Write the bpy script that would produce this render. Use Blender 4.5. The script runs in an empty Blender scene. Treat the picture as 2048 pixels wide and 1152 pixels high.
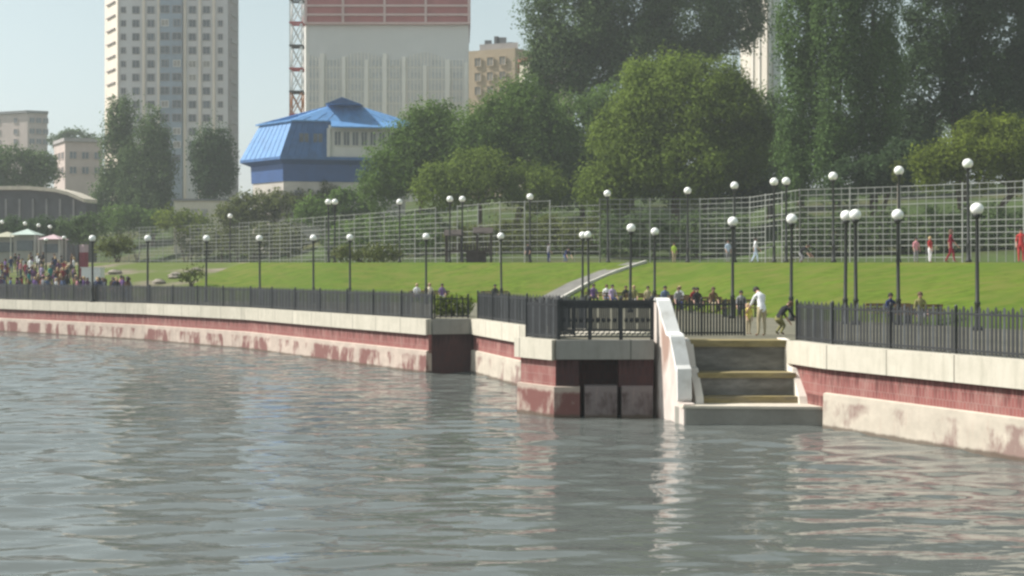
import bpy, math, random
import numpy as np
from mathutils import Vector, Matrix

random.seed(11)
rng = np.random.default_rng(7)
scene = bpy.context.scene
COL = scene.collection
F, CX, HY, CZ = 2400.0, 1024.0, 542.0, 4.6      # photograph's focal length in pixels, centre column, horizon row, eye height
ZQ = 2.43                                        # quay level above the water

def P(x, y, d):
    return Vector(((x - CX) / F * d, d, CZ - (y - HY) / F * d))
def kx(x): return (x - CX) / F
def interp(tab, x):
    return float(np.interp(x, [t[0] for t in tab], [t[1] for t in tab]))

# ------------------------------------------------------------------ camera
cam = bpy.data.cameras.new('camera'); cam_o = bpy.data.objects.new('camera', cam); COL.objects.link(cam_o)
cam.sensor_width = 36.0; cam.lens = 36.0 * F / 2048.0
cam.shift_y = -34.0 / 2048.0
cam.clip_end = 4000; cam.clip_start = 0.1
cam_o.location = (0, 0, CZ); cam_o.rotation_euler = (math.radians(90), 0, 0)
scene.camera = cam_o

# ------------------------------------------------------------------ light
EL = math.radians(46)
saz = Vector((-0.99, 0.11)).normalized()
sdir = Vector((saz.x * math.cos(EL), saz.y * math.cos(EL), math.sin(EL)))
sun = bpy.data.lights.new('sun', 'SUN'); sun.energy = 4.8; sun.angle = math.radians(0.5); sun.color = (1.0, 0.955, 0.89)
sun_o = bpy.data.objects.new('sun', sun); COL.objects.link(sun_o)
sun_o.rotation_euler = sdir.to_track_quat('Z', 'Y').to_euler()
w = bpy.data.worlds.new('World'); scene.world = w; w.use_nodes = True
nt = w.node_tree
sky = nt.nodes.new('ShaderNodeTexSky'); sky.sky_type = 'NISHITA'; sky.sun_disc = False
sky.sun_elevation = EL; sky.sun_rotation = math.atan2(saz.x, saz.y) % (2 * math.pi)
sky.air_density = 1.0; sky.dust_density = 1.3; sky.ozone_density = 1.0; sky.altitude = 50
bg = nt.nodes['Background']; bg.inputs['Strength'].default_value = 0.098
hs = nt.nodes.new('ShaderNodeHueSaturation'); hs.inputs['Saturation'].default_value = 0.45; hs.inputs['Hue'].default_value = 0.445
nt.links.new(sky.outputs[0], hs.inputs['Color']); nt.links.new(hs.outputs[0], bg.inputs['Color'])
scene.view_settings.view_transform = 'Standard'
scene.view_settings.look = 'None'
scene.view_settings.exposure = 0.60
scene.view_settings.gamma = 1.0
scene.cycles.filter_width = 2.6
scene.cycles.max_bounces = 6
scene.cycles.transparent_max_bounces = 8

# ------------------------------------------------------------------ materials
MATS = {}
def lin(c):
    return tuple(((v / 255) / 12.92 if v / 255 <= 0.04045 else ((v / 255 + 0.055) / 1.055) ** 2.4) for v in c)
def mat(name, col, rough=0.8, var=0.12, scale=1.5, metal=0.0, bump=0.0, stretch=(1, 1, 1), spec=0.3, col2=None, mix=0.5, soft=0.15):
    """Principled surface whose colour wanders a little with world-space noise; col2 adds a second tone in patches."""
    if name in MATS: return MATS[name]
    m = bpy.data.materials.new(name); m.use_nodes = True
    t = m.node_tree; b = t.nodes['Principled BSDF']
    b.inputs['Roughness'].default_value = rough; b.inputs['Metallic'].default_value = metal
    b.inputs['Specular IOR Level'].default_value = spec
    g = t.nodes.new('ShaderNodeNewGeometry')
    mp = t.nodes.new('ShaderNodeMapping'); mp.inputs['Scale'].default_value = stretch
    t.links.new(g.outputs['Position'], mp.inputs['Vector'])
    n = t.nodes.new('ShaderNodeTexNoise'); n.inputs['Scale'].default_value = scale; n.inputs['Detail'].default_value = 6
    n.inputs['Roughness'].default_value = 0.65
    t.links.new(mp.outputs[0], n.inputs['Vector'])
    r = t.nodes.new('ShaderNodeValToRGB')
    r.color_ramp.elements[0].position = 0.3; r.color_ramp.elements[1].position = 0.7
    r.color_ramp.elements[0].color = (*[max(0, c * (1 - var)) for c in col], 1)
    r.color_ramp.elements[1].color = (*[min(1, c * (1 + var)) for c in col], 1)
    t.links.new(n.outputs['Fac'], r.inputs['Fac'])
    out = r.outputs['Color']
    if col2:
        n2 = t.nodes.new('ShaderNodeTexNoise'); n2.inputs['Scale'].default_value = scale * 0.37; n2.inputs['Detail'].default_value = 5
        mp2 = t.nodes.new('ShaderNodeMapping'); mp2.inputs['Scale'].default_value = stretch; mp2.inputs['Location'].default_value = (13, 5, 7)
        t.links.new(g.outputs['Position'], mp2.inputs['Vector']); t.links.new(mp2.outputs[0], n2.inputs['Vector'])
        r2 = t.nodes.new('ShaderNodeValToRGB')
        r2.color_ramp.elements[0].position = max(0.0, 1 - mix - soft); r2.color_ramp.elements[1].position = min(1.0, 1 - mix + soft)
        t.links.new(n2.outputs['Fac'], r2.inputs['Fac'])
        mx = t.nodes.new('ShaderNodeMix'); mx.data_type = 'RGBA'
        t.links.new(r2.outputs['Color'], mx.inputs[0]); t.links.new(out, mx.inputs[6]); mx.inputs[7].default_value = (*col2, 1)
        out = mx.outputs[2]
    t.links.new(out, b.inputs['Base Color'])
    if bump:
        bp = t.nodes.new('ShaderNodeBump'); bp.inputs['Strength'].default_value = 0.6; bp.inputs['Distance'].default_value = bump
        t.links.new(n.outputs['Fac'], bp.inputs['Height']); t.links.new(bp.outputs[0], b.inputs['Normal'])
    MATS[name] = m
    return m

def brick_mat(name, c1, c2, mortar, bw=0.11, bh=0.26, stain=(0.46, 0.34, 0.29), stain_mix=0.33):
    m = bpy.data.materials.new(name); m.use_nodes = True; t = m.node_tree; b = t.nodes['Principled BSDF']
    b.inputs['Roughness'].default_value = 0.85; b.inputs['Specular IOR Level'].default_value = 0.25
    uv = t.nodes.new('ShaderNodeUVMap'); br = t.nodes.new('ShaderNodeTexBrick')
    br.inputs['Scale'].default_value = 1.0; br.inputs['Brick Width'].default_value = bw; br.inputs['Row Height'].default_value = bh
    br.inputs['Mortar Size'].default_value = 0.012; br.offset = 0.5
    br.inputs['Color1'].default_value = (*c1, 1); br.inputs['Color2'].default_value = (*c2, 1); br.inputs['Mortar'].default_value = (*mortar, 1)
    t.links.new(uv.outputs[0], br.inputs['Vector'])
    mp = t.nodes.new('ShaderNodeMapping'); mp.inputs['Scale'].default_value = (1.6, 0.5, 1); t.links.new(uv.outputs[0], mp.inputs['Vector'])
    n = t.nodes.new('ShaderNodeTexNoise'); n.inputs['Scale'].default_value = 1.4; n.inputs['Detail'].default_value = 7; n.inputs['Roughness'].default_value = 0.7
    t.links.new(mp.outputs[0], n.inputs['Vector'])
    r = t.nodes.new('ShaderNodeValToRGB'); r.color_ramp.elements[0].position = 0.48; r.color_ramp.elements[1].position = 0.75
    r.color_ramp.elements[0].color = (0, 0, 0, 1); r.color_ramp.elements[1].color = (stain_mix * 1.6,) * 3 + (1,)
    t.links.new(n.outputs['Fac'], r.inputs['Fac'])
    mx = t.nodes.new('ShaderNodeMix'); mx.data_type = 'RGBA'
    t.links.new(r.outputs['Color'], mx.inputs[0]); t.links.new(br.outputs['Color'], mx.inputs[6]); mx.inputs[7].default_value = (*stain, 1)
    mpd = t.nodes.new('ShaderNodeMapping'); mpd.inputs['Scale'].default_value = (4.5, 0.5, 1); mpd.inputs['Location'].default_value = (3, 8, 0); t.links.new(uv.outputs[0], mpd.inputs['Vector'])
    nd = t.nodes.new('ShaderNodeTexNoise'); nd.inputs['Scale'].default_value = 1.5; nd.inputs['Detail'].default_value = 5; t.links.new(mpd.outputs[0], nd.inputs['Vector'])
    sp = t.nodes.new('ShaderNodeSeparateXYZ'); t.links.new(uv.outputs[0], sp.inputs[0])
    dm = t.nodes.new('ShaderNodeMath'); dm.operation = 'MULTIPLY_ADD'; t.links.new(sp.outputs['Y'], dm.inputs[0]); dm.inputs[1].default_value = -0.55; t.links.new(nd.outputs['Fac'], dm.inputs[2])
    dr = t.nodes.new('ShaderNodeMapRange'); dr.inputs[1].default_value = 0.26; dr.inputs[2].default_value = 0.48; dr.inputs[4].default_value = 0.75; t.links.new(dm.outputs[0], dr.inputs[0])
    md = t.nodes.new('ShaderNodeMix'); md.data_type = 'RGBA'; t.links.new(dr.outputs[0], md.inputs[0]); t.links.new(mx.outputs[2], md.inputs[6]); md.inputs[7].default_value = (*[v * 0.35 for v in c1], 1)
    t.links.new(md.outputs[2], b.inputs['Base Color'])
    bp = t.nodes.new('ShaderNodeBump'); bp.inputs['Strength'].default_value = 0.5; bp.inputs['Distance'].default_value = 0.01; bp.invert = True
    t.links.new(br.outputs['Fac'], bp.inputs['Height']); t.links.new(bp.outputs[0], b.inputs['Normal'])
    return m

def plinth_mat(name, base, patch, patch_mix, dark=(0.10, 0.075, 0.055)):
    """Stained concrete foot of the quay: lime-white render, patches where the red shows, a wet dark line at the water."""
    m = bpy.data.materials.new(name); m.use_nodes = True; t = m.node_tree; b = t.nodes['Principled BSDF']
    b.inputs['Roughness'].default_value = 0.85; b.inputs['Specular IOR Level'].default_value = 0.25
    uv = t.nodes.new('ShaderNodeUVMap')
    def noise(sc, scale, det=6, loc=(0, 0, 0)):
        mp = t.nodes.new('ShaderNodeMapping'); mp.inputs['Scale'].default_value = sc; mp.inputs['Location'].default_value = loc
        t.links.new(uv.outputs[0], mp.inputs['Vector'])
        n = t.nodes.new('ShaderNodeTexNoise'); n.inputs['Scale'].default_value = scale; n.inputs['Detail'].default_value = det; n.inputs['Roughness'].default_value = 0.65
        t.links.new(mp.outputs[0], n.inputs['Vector']); return n.outputs['Fac']
    def ramp(f, a, c, v0=0.0, v1=1.0):
        r = t.nodes.new('ShaderNodeMapRange'); r.inputs[1].default_value = a; r.inputs[2].default_value = c; r.inputs[3].default_value = v0; r.inputs[4].default_value = v1
        t.links.new(f, r.inputs[0]); return r.outputs[0]
    def mixc(f, a, c):
        mx = t.nodes.new('ShaderNodeMix'); mx.data_type = 'RGBA'; t.links.new(f, mx.inputs[0])
        if isinstance(a, tuple): mx.inputs[6].default_value = (*a, 1)
        else: t.links.new(a, mx.inputs[6])
        mx.inputs[7].default_value = (*c, 1); return mx.outputs[2]
    c = mixc(ramp(noise((1, 1, 1), 1.2), 0.35, 0.7), base, tuple(v * 0.72 for v in base))
    c = mixc(ramp(noise((6, 0.5, 1), 1.6, loc=(3, 0, 0)), 0.58, 0.72, 0, 0.5), c, (0.42, 0.30, 0.24))
    sx = t.nodes.new('ShaderNodeSeparateXYZ'); g = t.nodes.new('ShaderNodeNewGeometry'); t.links.new(g.outputs['Position'], sx.inputs[0])
    pf = ramp(noise((0.8, 0.35, 1), 1.0, 7, loc=(9, 2, 0)), 1 - patch_mix - 0.03, 1 - patch_mix + 0.06, 0, 0.92)
    edge = t.nodes.new('ShaderNodeMath'); edge.operation = 'MULTIPLY_ADD'; t.links.new(noise((3, 1, 1), 1.3, loc=(4, 4, 0)), edge.inputs[0]); edge.inputs[1].default_value = 0.3; t.links.new(sx.outputs['Z'], edge.inputs[2])
    pm_ = t.nodes.new('ShaderNodeMath'); pm_.operation = 'MULTIPLY'; t.links.new(pf, pm_.inputs[0]); t.links.new(ramp(edge.outputs[0], 0.90, 1.0, 1.0, 0.0), pm_.inputs[1])
    c = mixc(pm_.outputs[0], c, patch)
    ad = t.nodes.new('ShaderNodeMath'); ad.operation = 'MULTIPLY_ADD'; t.links.new(noise((2, 0.2, 1), 1.5), ad.inputs[0]); ad.inputs[1].default_value = -0.16; t.links.new(sx.outputs['Z'], ad.inputs[2])
    c = mixc(ramp(ad.outputs[0], -0.02, 0.05, 0.85, 0.0), c, dark)
    t.links.new(c, b.inputs['Base Color'])
    return m

M = {}
M['coping'] = mat('pale concrete coping', (0.56, 0.51, 0.42), 0.85, 0.16, 1.6, bump=0.01, col2=(0.45, 0.42, 0.36), mix=0.38)
def coping_mat(name, c1, c2, joint):
    m = bpy.data.materials.new(name); m.use_nodes = True; t = m.node_tree; b = t.nodes['Principled BSDF']; b.inputs['Roughness'].default_value = 0.88; b.inputs['Specular IOR Level'].default_value = 0.2
    uv = t.nodes.new('ShaderNodeUVMap'); br = t.nodes.new('ShaderNodeTexBrick'); br.inputs['Scale'].default_value = 1.0; br.inputs['Brick Width'].default_value = 2.35; br.inputs['Row Height'].default_value = 20.0
    br.inputs['Mortar Size'].default_value = 0.018; br.offset = 0.0
    br.inputs['Color1'].default_value = (*c1, 1); br.inputs['Color2'].default_value = (*[v * 0.88 for v in c1], 1); br.inputs['Mortar'].default_value = (*joint, 1)
    t.links.new(uv.outputs[0], br.inputs['Vector']); col = br.outputs['Color']
    for sc, scale, lo, hi, amt, cc in (((2.5, 0.35, 1), 1.6, 0.48, 0.72, 0.6, c2), ((0.8, 0.8, 1), 1.1, 0.45, 0.75, 0.5, c2), ((4, 4, 1), 3.0, 0.6, 0.75, 0.35, joint)):
        mp = t.nodes.new('ShaderNodeMapping'); mp.inputs['Scale'].default_value = sc; t.links.new(uv.outputs[0], mp.inputs['Vector'])
        n = t.nodes.new('ShaderNodeTexNoise'); n.inputs['Scale'].default_value = scale; n.inputs['Detail'].default_value = 7; n.inputs['Roughness'].default_value = 0.7; t.links.new(mp.outputs[0], n.inputs['Vector'])
        mr = t.nodes.new('ShaderNodeMapRange'); mr.inputs[1].default_value = lo; mr.inputs[2].default_value = hi; mr.inputs[4].default_value = amt; t.links.new(n.outputs['Fac'], mr.inputs[0])
        mx = t.nodes.new('ShaderNodeMix'); mx.data_type = 'RGBA'; t.links.new(mr.outputs[0], mx.inputs[0]); t.links.new(col, mx.inputs[6]); mx.inputs[7].default_value = (*cc, 1); col = mx.outputs[2]
    t.links.new(col, b.inputs['Base Color'])
    return m
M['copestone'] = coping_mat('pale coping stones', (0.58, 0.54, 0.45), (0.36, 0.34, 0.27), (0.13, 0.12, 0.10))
M['copeshade'] = coping_mat('coping stones greyed for shade', (0.30, 0.29, 0.26), (0.19, 0.185, 0.165), (0.08, 0.08, 0.07))  # same coping, greyed to paint in the shade on sides facing the camera
M['concrete'] = mat('grey concrete', (0.27, 0.26, 0.23), 0.9, 0.18, 1.3, bump=0.01, col2=(0.18, 0.17, 0.15), mix=0.35)
M['wing'] = mat('whitewashed wall', (0.60, 0.53, 0.48), 0.8, 0.16, 2.6, col2=(0.36, 0.245, 0.20), mix=0.46, soft=0.06, stretch=(1, 1, 0.45))
M['wingtop'] = mat('white painted coping', (0.82, 0.81, 0.78), 0.75, 0.08, 3.0, col2=(0.55, 0.53, 0.48), mix=0.36, soft=0.08)
M['brick'] = brick_mat('red brick facing', (0.235, 0.083, 0.076), (0.285, 0.105, 0.094), (0.30, 0.165, 0.145))
M['brickshade'] = brick_mat('weathered brick darkened for shade', (0.060, 0.026, 0.026), (0.078, 0.032, 0.030), (0.06, 0.036, 0.036), stain=(0.04, 0.036, 0.04))  # the red brick again, shade of the sunless faces mixed into its colour
M['plinth'] = plinth_mat('stained cream render', (0.55, 0.49, 0.405), (0.24, 0.16, 0.14), 0.50)
M['plinthred'] = plinth_mat('flaking cream render over red', (0.55, 0.455, 0.385), (0.185, 0.075, 0.068), 0.50)
M['plinthmaroon'] = plinth_mat('maroon stained render', (0.46, 0.37, 0.31), (0.17, 0.062, 0.056), 0.62)
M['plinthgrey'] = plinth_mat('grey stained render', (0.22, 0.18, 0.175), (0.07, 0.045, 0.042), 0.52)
M['iron'] = mat('dark painted iron', (0.022, 0.024, 0.027), 0.55, 0.25, 3.0, spec=0.5)
M['ironlight'] = mat('weathered grey iron', (0.055, 0.06, 0.065), 0.5, 0.25, 3.0, spec=0.5)
M['pole'] = mat('dark lamp pole paint', (0.022, 0.024, 0.022), 0.55, 0.2, 3.0, spec=0.4)
M['globe'] = mat('white opal globe', (0.86, 0.87, 0.83), 0.25, 0.02, 3.0, spec=0.5)
M['plank'] = mat('ochre weathered timber', (0.27, 0.22, 0.10), 0.85, 0.35, 2.0, stretch=(0.8, 3, 3), col2=(0.19, 0.165, 0.11), mix=0.46, soft=0.1)
M['riser'] = mat('grey step concrete', (0.19, 0.185, 0.17), 0.9, 0.35, 2.2, stretch=(0.7, 1, 2.2), col2=(0.10, 0.095, 0.08), mix=0.46, soft=0.1)
M['stringer'] = mat('chalky stringer', (0.74, 0.68, 0.60), 0.85, 0.08, 2.0)
M['paving'] = mat('grey promenade paving', (0.155, 0.145, 0.105), 0.9, 0.18, 0.8, col2=(0.115, 0.115, 0.08), mix=0.4)
def lawn_mat():
    m = mat('mown grass', (0.086, 0.130, 0.014), 0.95, 0.38, 2.6, bump=0.03, spec=0.08, col2=(0.118, 0.136, 0.026), mix=0.47, soft=0.10, stretch=(0.6, 1, 1))
    t = m.node_tree; b = t.nodes['Principled BSDF']; src = b.inputs['Base Color'].links[0].from_socket
    g = t.nodes.new('ShaderNodeNewGeometry')
    for sc, lo, hi, amt, cc in ((0.16, 0.46, 0.62, 0.55, (0.066, 0.120, 0.012)), (0.55, 0.60, 0.70, 0.45, (0.165, 0.155, 0.050)), (7.0, 0.55, 0.75, 0.45, (0.05, 0.08, 0.012))):
        n = t.nodes.new('ShaderNodeTexNoise'); n.inputs['Scale'].default_value = sc; n.inputs['Detail'].default_value = 6; n.inputs['Roughness'].default_value = 0.7; t.links.new(g.outputs['Position'], n.inputs['Vector'])
        mr = t.nodes.new('ShaderNodeMapRange'); mr.inputs[1].default_value = lo; mr.inputs[2].default_value = hi; mr.inputs[4].default_value = amt; t.links.new(n.outputs['Fac'], mr.inputs[0])
        mx = t.nodes.new('ShaderNodeMix'); mx.data_type = 'RGBA'; t.links.new(mr.outputs[0], mx.inputs[0]); t.links.new(src, mx.inputs[6]); mx.inputs[7].default_value = (*cc, 1); src = mx.outputs[2]
    t.links.new(src, b.inputs['Base Color']); return m
M['lawn'] = lawn_mat()
M['bare'] = mat('dusty bare slope', (0.20, 0.17, 0.13), 0.95, 0.25, 0.7, bump=0.06, spec=0.1, col2=(0.095, 0.125, 0.03), mix=0.58, soft=0.1)
M['terrace'] = mat('terrace gravel', (0.33, 0.29, 0.24), 0.95, 0.15, 0.8, spec=0.1)
M['hill'] = mat('rough hillside grass', (0.05, 0.075, 0.024), 0.95, 0.4, 0.25, bump=0.1, spec=0.1, col2=(0.11, 0.10, 0.055), mix=0.35)
M['ramp'] = mat('ramp asphalt', (0.17, 0.165, 0.15), 0.9, 0.2, 1.2)
M['kerb'] = mat('white kerb', (0.52, 0.50, 0.45), 0.85, 0.15, 1.5)
M['lattice'] = mat('galvanised lattice bars', (0.27, 0.285, 0.26), 0.6, 0.25, 1.0, spec=0.3)
M['glass'] = mat('dark window glass', (0.085, 0.095, 0.105), 0.2, 0.45, 0.8, spec=0.6)
M['glassgrey'] = mat('grey window glass', (0.12, 0.14, 0.16), 0.15, 0.3, 0.5, spec=0.6)
M['bark'] = mat('bark', (0.10, 0.075, 0.055), 0.95, 0.3, 3.0, spec=0.1)
M['barkpale'] = mat('pale bark', (0.30, 0.27, 0.22), 0.95, 0.25, 3.0, spec=0.1)

def leaf_mat(name, col, var=0.45, trans=0.45):
    m = bpy.data.materials.new(name); m.use_nodes = True; t = m.node_tree
    b = t.nodes['Principled BSDF']; b.inputs['Roughness'].default_value = 0.75; b.inputs['Specular IOR Level'].default_value = 0.06
    g = t.nodes.new('ShaderNodeNewGeometry')
    n = t.nodes.new('ShaderNodeTexNoise'); n.inputs['Scale'].default_value = 0.35; n.inputs['Detail'].default_value = 3
    t.links.new(g.outputs['Position'], n.inputs['Vector'])
    ad = t.nodes.new('ShaderNodeMath'); ad.operation = 'MULTIPLY_ADD'
    t.links.new(g.outputs['Random Per Island'], ad.inputs[0]); ad.inputs[1].default_value = 0.5
    m2 = t.nodes.new('ShaderNodeMath'); m2.operation = 'MULTIPLY'; t.links.new(n.outputs['Fac'], m2.inputs[0]); m2.inputs[1].default_value = 0.8
    t.links.new(m2.outputs[0], ad.inputs[2])
    r = t.nodes.new('ShaderNodeValToRGB'); e = r.color_ramp.elements
    e[0].position = 0.2; e[1].position = 0.95
    e[0].color = (*[c * (1 - var) for c in col], 1); e[1].color = (min(1, col[0] * (1 + var * 1.25)), min(1, col[1] * (1 + var)), col[2] * (1 + var * .6), 1)
    t.links.new(ad.outputs[0], r.inputs['Fac']); t.links.new(r.outputs['Color'], b.inputs['Base Color'])
    tr = t.nodes.new('ShaderNodeBsdfTranslucent'); t.links.new(r.outputs['Color'], tr.inputs['Color'])
    mx = t.nodes.new('ShaderNodeMixShader'); mx.inputs[0].default_value = trans
    t.links.new(b.outputs[0], mx.inputs[1]); t.links.new(tr.outputs[0], mx.inputs[2])
    t.links.new(mx.outputs[0], t.nodes['Material Output'].inputs['Surface'])
    return m
LM = {
    'willow': leaf_mat('light willow leaves', (0.122, 0.182, 0.036)),
    'bush': leaf_mat('mid green leaves', (0.094, 0.164, 0.042)),
    'dark': leaf_mat('dark grey green leaves', (0.088, 0.140, 0.060)),
    'poplar': leaf_mat('poplar leaves', (0.082, 0.146, 0.050)),
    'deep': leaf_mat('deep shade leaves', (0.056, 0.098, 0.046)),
    'lime': leaf_mat('yellow green leaves', (0.130, 0.180, 0.030)),
    'olive': leaf_mat('olive leaves', (0.100, 0.128, 0.040)),
}

# ------------------------------------------------------------------ mesh helpers
class MB:
    def __init__(s): s.v, s.f, s.mi, s.cur = [], [], [], 0
    def add(s, vs, fs):
        o = len(s.v); s.v += [tuple(v) for v in vs]
        for f in fs: s.f.append([o + i for i in f]); s.mi.append(s.cur)
    def box(s, c, size, rz=0.0):
        hx, hy, hz = [v / 2 for v in size]; ca, sa = math.cos(rz), math.sin(rz)
        vs = []
        for z in (-hz, hz):
            for x, y in ((-hx, -hy), (hx, -hy), (hx, hy), (-hx, hy)):
                vs.append((c[0] + x * ca - y * sa, c[1] + x * sa + y * ca, c[2] + z))
        s.add(vs, [(0, 3, 2, 1), (4, 5, 6, 7), (0, 1, 5, 4), (1, 2, 6, 5), (2, 3, 7, 6), (3, 0, 4, 7)])
    def beam(s, a, b, wd, ht):
        """box from a to b, wd across (horizontal), ht vertical"""
        a, b = Vector(a), Vector(b); d = (b - a).normalized()
        side = d.cross(Vector((0, 0, 1)))
        side = Vector((1, 0, 0)) if side.length < 1e-4 else side.normalized()
        up = side.cross(d).normalized(); side *= wd / 2; up *= ht / 2
        vs = [p + q for p in (a, b) for q in (-side - up, side - up, side + up, -side + up)]
        s.add(vs, [(0, 1, 2, 3), (7, 6, 5, 4), (0, 4, 5, 1), (1, 5, 6, 2), (2, 6, 7, 3), (3, 7, 4, 0)])
    def prism(s, poly, z0, z1):
        n = len(poly)
        s.add([(p[0], p[1], z0) for p in poly] + [(p[0], p[1], z1) for p in poly],
              [tuple(range(n))[::-1], tuple(range(n, 2 * n))] + [(i, (i + 1) % n, n + (i + 1) % n, n + i) for i in range(n)])
    def tube(s, a, b, r0, r1, n=8, caps=True):
        a, b = Vector(a), Vector(b); q = (b - a).to_track_quat('Z', 'Y')
        vs = []
        for p, r in ((a, r0), (b, r1)):
            for i in range(n):
                t = 2 * math.pi * i / n; vs.append(p + q @ Vector((r * math.cos(t), r * math.sin(t), 0)))
        fs = [(i, (i + 1) % n, n + (i + 1) % n, n + i) for i in range(n)]
        if caps: fs += [tuple(range(n))[::-1], tuple(range(n, 2 * n))]
        s.add(vs, fs)
    def lathe(s, prof, n=14, c=(0, 0, 0)):
        vs = []
        for r, z in prof:
            for i in range(n):
                t = 2 * math.pi * i / n; vs.append((c[0] + r * math.cos(t), c[1] + r * math.sin(t), c[2] + z))
        fs = []
        for k in range(len(prof) - 1):
            for i in range(n):
                fs.append((k * n + i, k * n + (i + 1) % n, (k + 1) * n + (i + 1) % n, (k + 1) * n + i))
        fs += [tuple(range(n))[::-1], tuple(range((len(prof) - 1) * n, len(prof) * n))]
        s.add(vs, fs)
    def blob(s, c, r, n=10, m=7, jit=0.0):
        vs, fs = [], []
        for k in range(m + 1):
            ph = math.pi * k / m
            for i in range(n):
                t = 2 * math.pi * i / n; j = 1 + random.uniform(-jit, jit)
                vs.append((c[0] + r[0] * math.sin(ph) * math.cos(t) * j, c[1] + r[1] * math.sin(ph) * math.sin(t) * j, c[2] + r[2] * math.cos(ph) * j))
        for k in range(m):
            for i in range(n):
                fs.append((k * n + i, (k + 1) * n + i, (k + 1) * n + (i + 1) % n, k * n + (i + 1) % n))
        s.add(vs, fs)
    def build(s, name, mats, parent=None, smooth=False):
        me = bpy.data.meshes.new(name)
        off = parent_off(parent)
        me.from_pydata([(x - off[0], y - off[1], z - off[2]) for x, y, z in s.v], [], s.f)
        for m_ in (mats if isinstance(mats, (list, tuple)) else [mats]): me.materials.append(m_)
        if any(s.mi): me.polygons.foreach_set('material_index', s.mi)
        if smooth: me.polygons.foreach_set('use_smooth', [True] * len(me.polygons))
        me.update()
        o = bpy.data.objects.new(name, me); COL.objects.link(o)
        if parent: o.parent = parent
        return o
def parent_off(p):
    o = Vector((0, 0, 0))
    while p is not None: o += p.location; p = p.parent
    return o
def tag(o, label=None, cat=None, group=None, kind=None):
    if label: o['label'] = label
    if cat: o['category'] = cat
    if group: o['group'] = group
    if kind: o['kind'] = kind
    return o
def thing(name, loc, label, cat, group=None):
    o = bpy.data.objects.new(name, None); COL.objects.link(o); o.location = loc; o.empty_display_size = 0.3
    return tag(o, label, cat, group)
def copy_tree(o, parent=None):
    c = o.copy(); COL.objects.link(c)
    if parent: c.parent = parent
    for ch in list(o.children): copy_tree(ch, c)
    return c

def sweep(name, pts, prof, m, parent=None, cap=True):
    """profile (outward offset, z) swept along a ground line; outward is the right-hand side. UV = metres along, metres round."""
    pts = [Vector(p[:2]) for p in pts]; n = len(pts); offs = []
    for i in range(n):
        ds = []
        if i > 0: ds.append((pts[i] - pts[i - 1]).normalized())
        if i < n - 1: ds.append((pts[i + 1] - pts[i]).normalized())
        ns = [Vector((d.y, -d.x)) for d in ds]
        a = sum(ns, Vector((0, 0))).normalized(); offs.append(a / max(0.3, a.dot(ns[0])))
    u = [0.0]
    for i in range(1, n): u.append(u[-1] + (pts[i] - pts[i - 1]).length)
    vv = [0.0]
    for j in range(1, len(prof)): vv.append(vv[-1] + math.hypot(prof[j][0] - prof[j - 1][0], prof[j][1] - prof[j - 1][1]))
    off = parent_off(parent); vs, fs, uvs = [], [], []
    k = len(prof)
    for i in range(n):
        for o_, z in prof:
            p = pts[i] + offs[i] * o_; vs.append((p.x - off[0], p.y - off[1], z - off[2]))
    for i in range(n - 1):
        for j in range(k - 1):
            fs.append((i * k + j, (i + 1) * k + j, (i + 1) * k + j + 1, i * k + j + 1))
            uvs += [(u[i], vv[j]), (u[i + 1], vv[j]), (u[i + 1], vv[j + 1]), (u[i], vv[j + 1])]
    if cap:
        for i in (0, n - 1):
            f = tuple(range(i * k, i * k + k)); f = f if i == 0 else f[::-1]
            fs.append(f)
            uvs += [(prof[q % k][0], prof[q % k][1]) for q in f]
    me = bpy.data.meshes.new(name); me.from_pydata(vs, [], fs); me.materials.append(m)
    l = me.uv_layers.new(name='UVMap'); l.data.foreach_set('uv', [c for q in uvs for c in q]); me.update()
    o = bpy.data.objects.new(name, me); COL.objects.link(o)
    if parent: o.parent = parent
    return o

# ------------------------------------------------------------------ quay line (left to right as seen, water on the right-hand side)
Q_LEFT = [(-260, 262), (-130, 168), (-60, 111), (-38.5, 91.0), (-24.2, 79.6), (-15.6, 70.8), (-8.5, 60.6), (-3.75, 53.9)]
Q_MID = [(-1.74, 54.5), (0.42, 47.8), (4.5, 42.0)]
Q_RIGHT = [(8.66, 38.4), (8.68, 37.4), (9.25, 35.3), (12.46, 29.2), (15.6, 22.6), (19.5, 14.5), (30, -8)]
Q_ALL = Q_LEFT + Q_MID + Q_RIGHT
def quay_d(k):
    """farthest distance at which the sight line X = k*d crosses the quay line"""
    best = None
    for (x0, y0), (x1, y1) in zip(Q_ALL[:-1], Q_ALL[1:]):
        a, b = x0 - k * y0, x1 - k * y1
        if a * b <= 0 and a != b:
            t = a / (a - b); d = y0 + t * (y1 - y0)
            best = d if best is None else max(best, d)
    return best if best else 12.0

FOOT = [(-1200, 190), (-200, 110), (0, 96.5), (150, 92), (250, 90), (350, 88.5), (500, 88), (700, 85), (1000, 81.5), (1180, 79), (1309, 72),
        (1465, 58.5), (1582, 54.5), (1700, 51.5), (1800, 50.5), (1955, 46), (2048, 44.5), (2400, 40), (3400, 34)]
TOP = [(-1200, 230), (-200, 145), (0, 122), (150, 117), (250, 114), (350, 112), (460, 110), (500, 105), (660, 98), (799, 98), (924, 94), (1060, 91),
       (1216, 87), (1375, 84.5), (1469, 79), (1560, 75.5), (1667, 71), (1797, 67), (1937, 62.5), (2048, 60), (2400, 54), (3400, 48)]
LATT = [(-1200, 300), (-200, 240), (100, 205), (300, 180), (460, 165), (650, 141), (830, 123), (1000, 109), (1200, 103.6), (1400, 103), (1500, 100),
        (1600, 90), (1800, 86), (2048, 80), (2400, 73), (3400, 64)]
def zt(d): return CZ + 0.0071 * d
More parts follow.
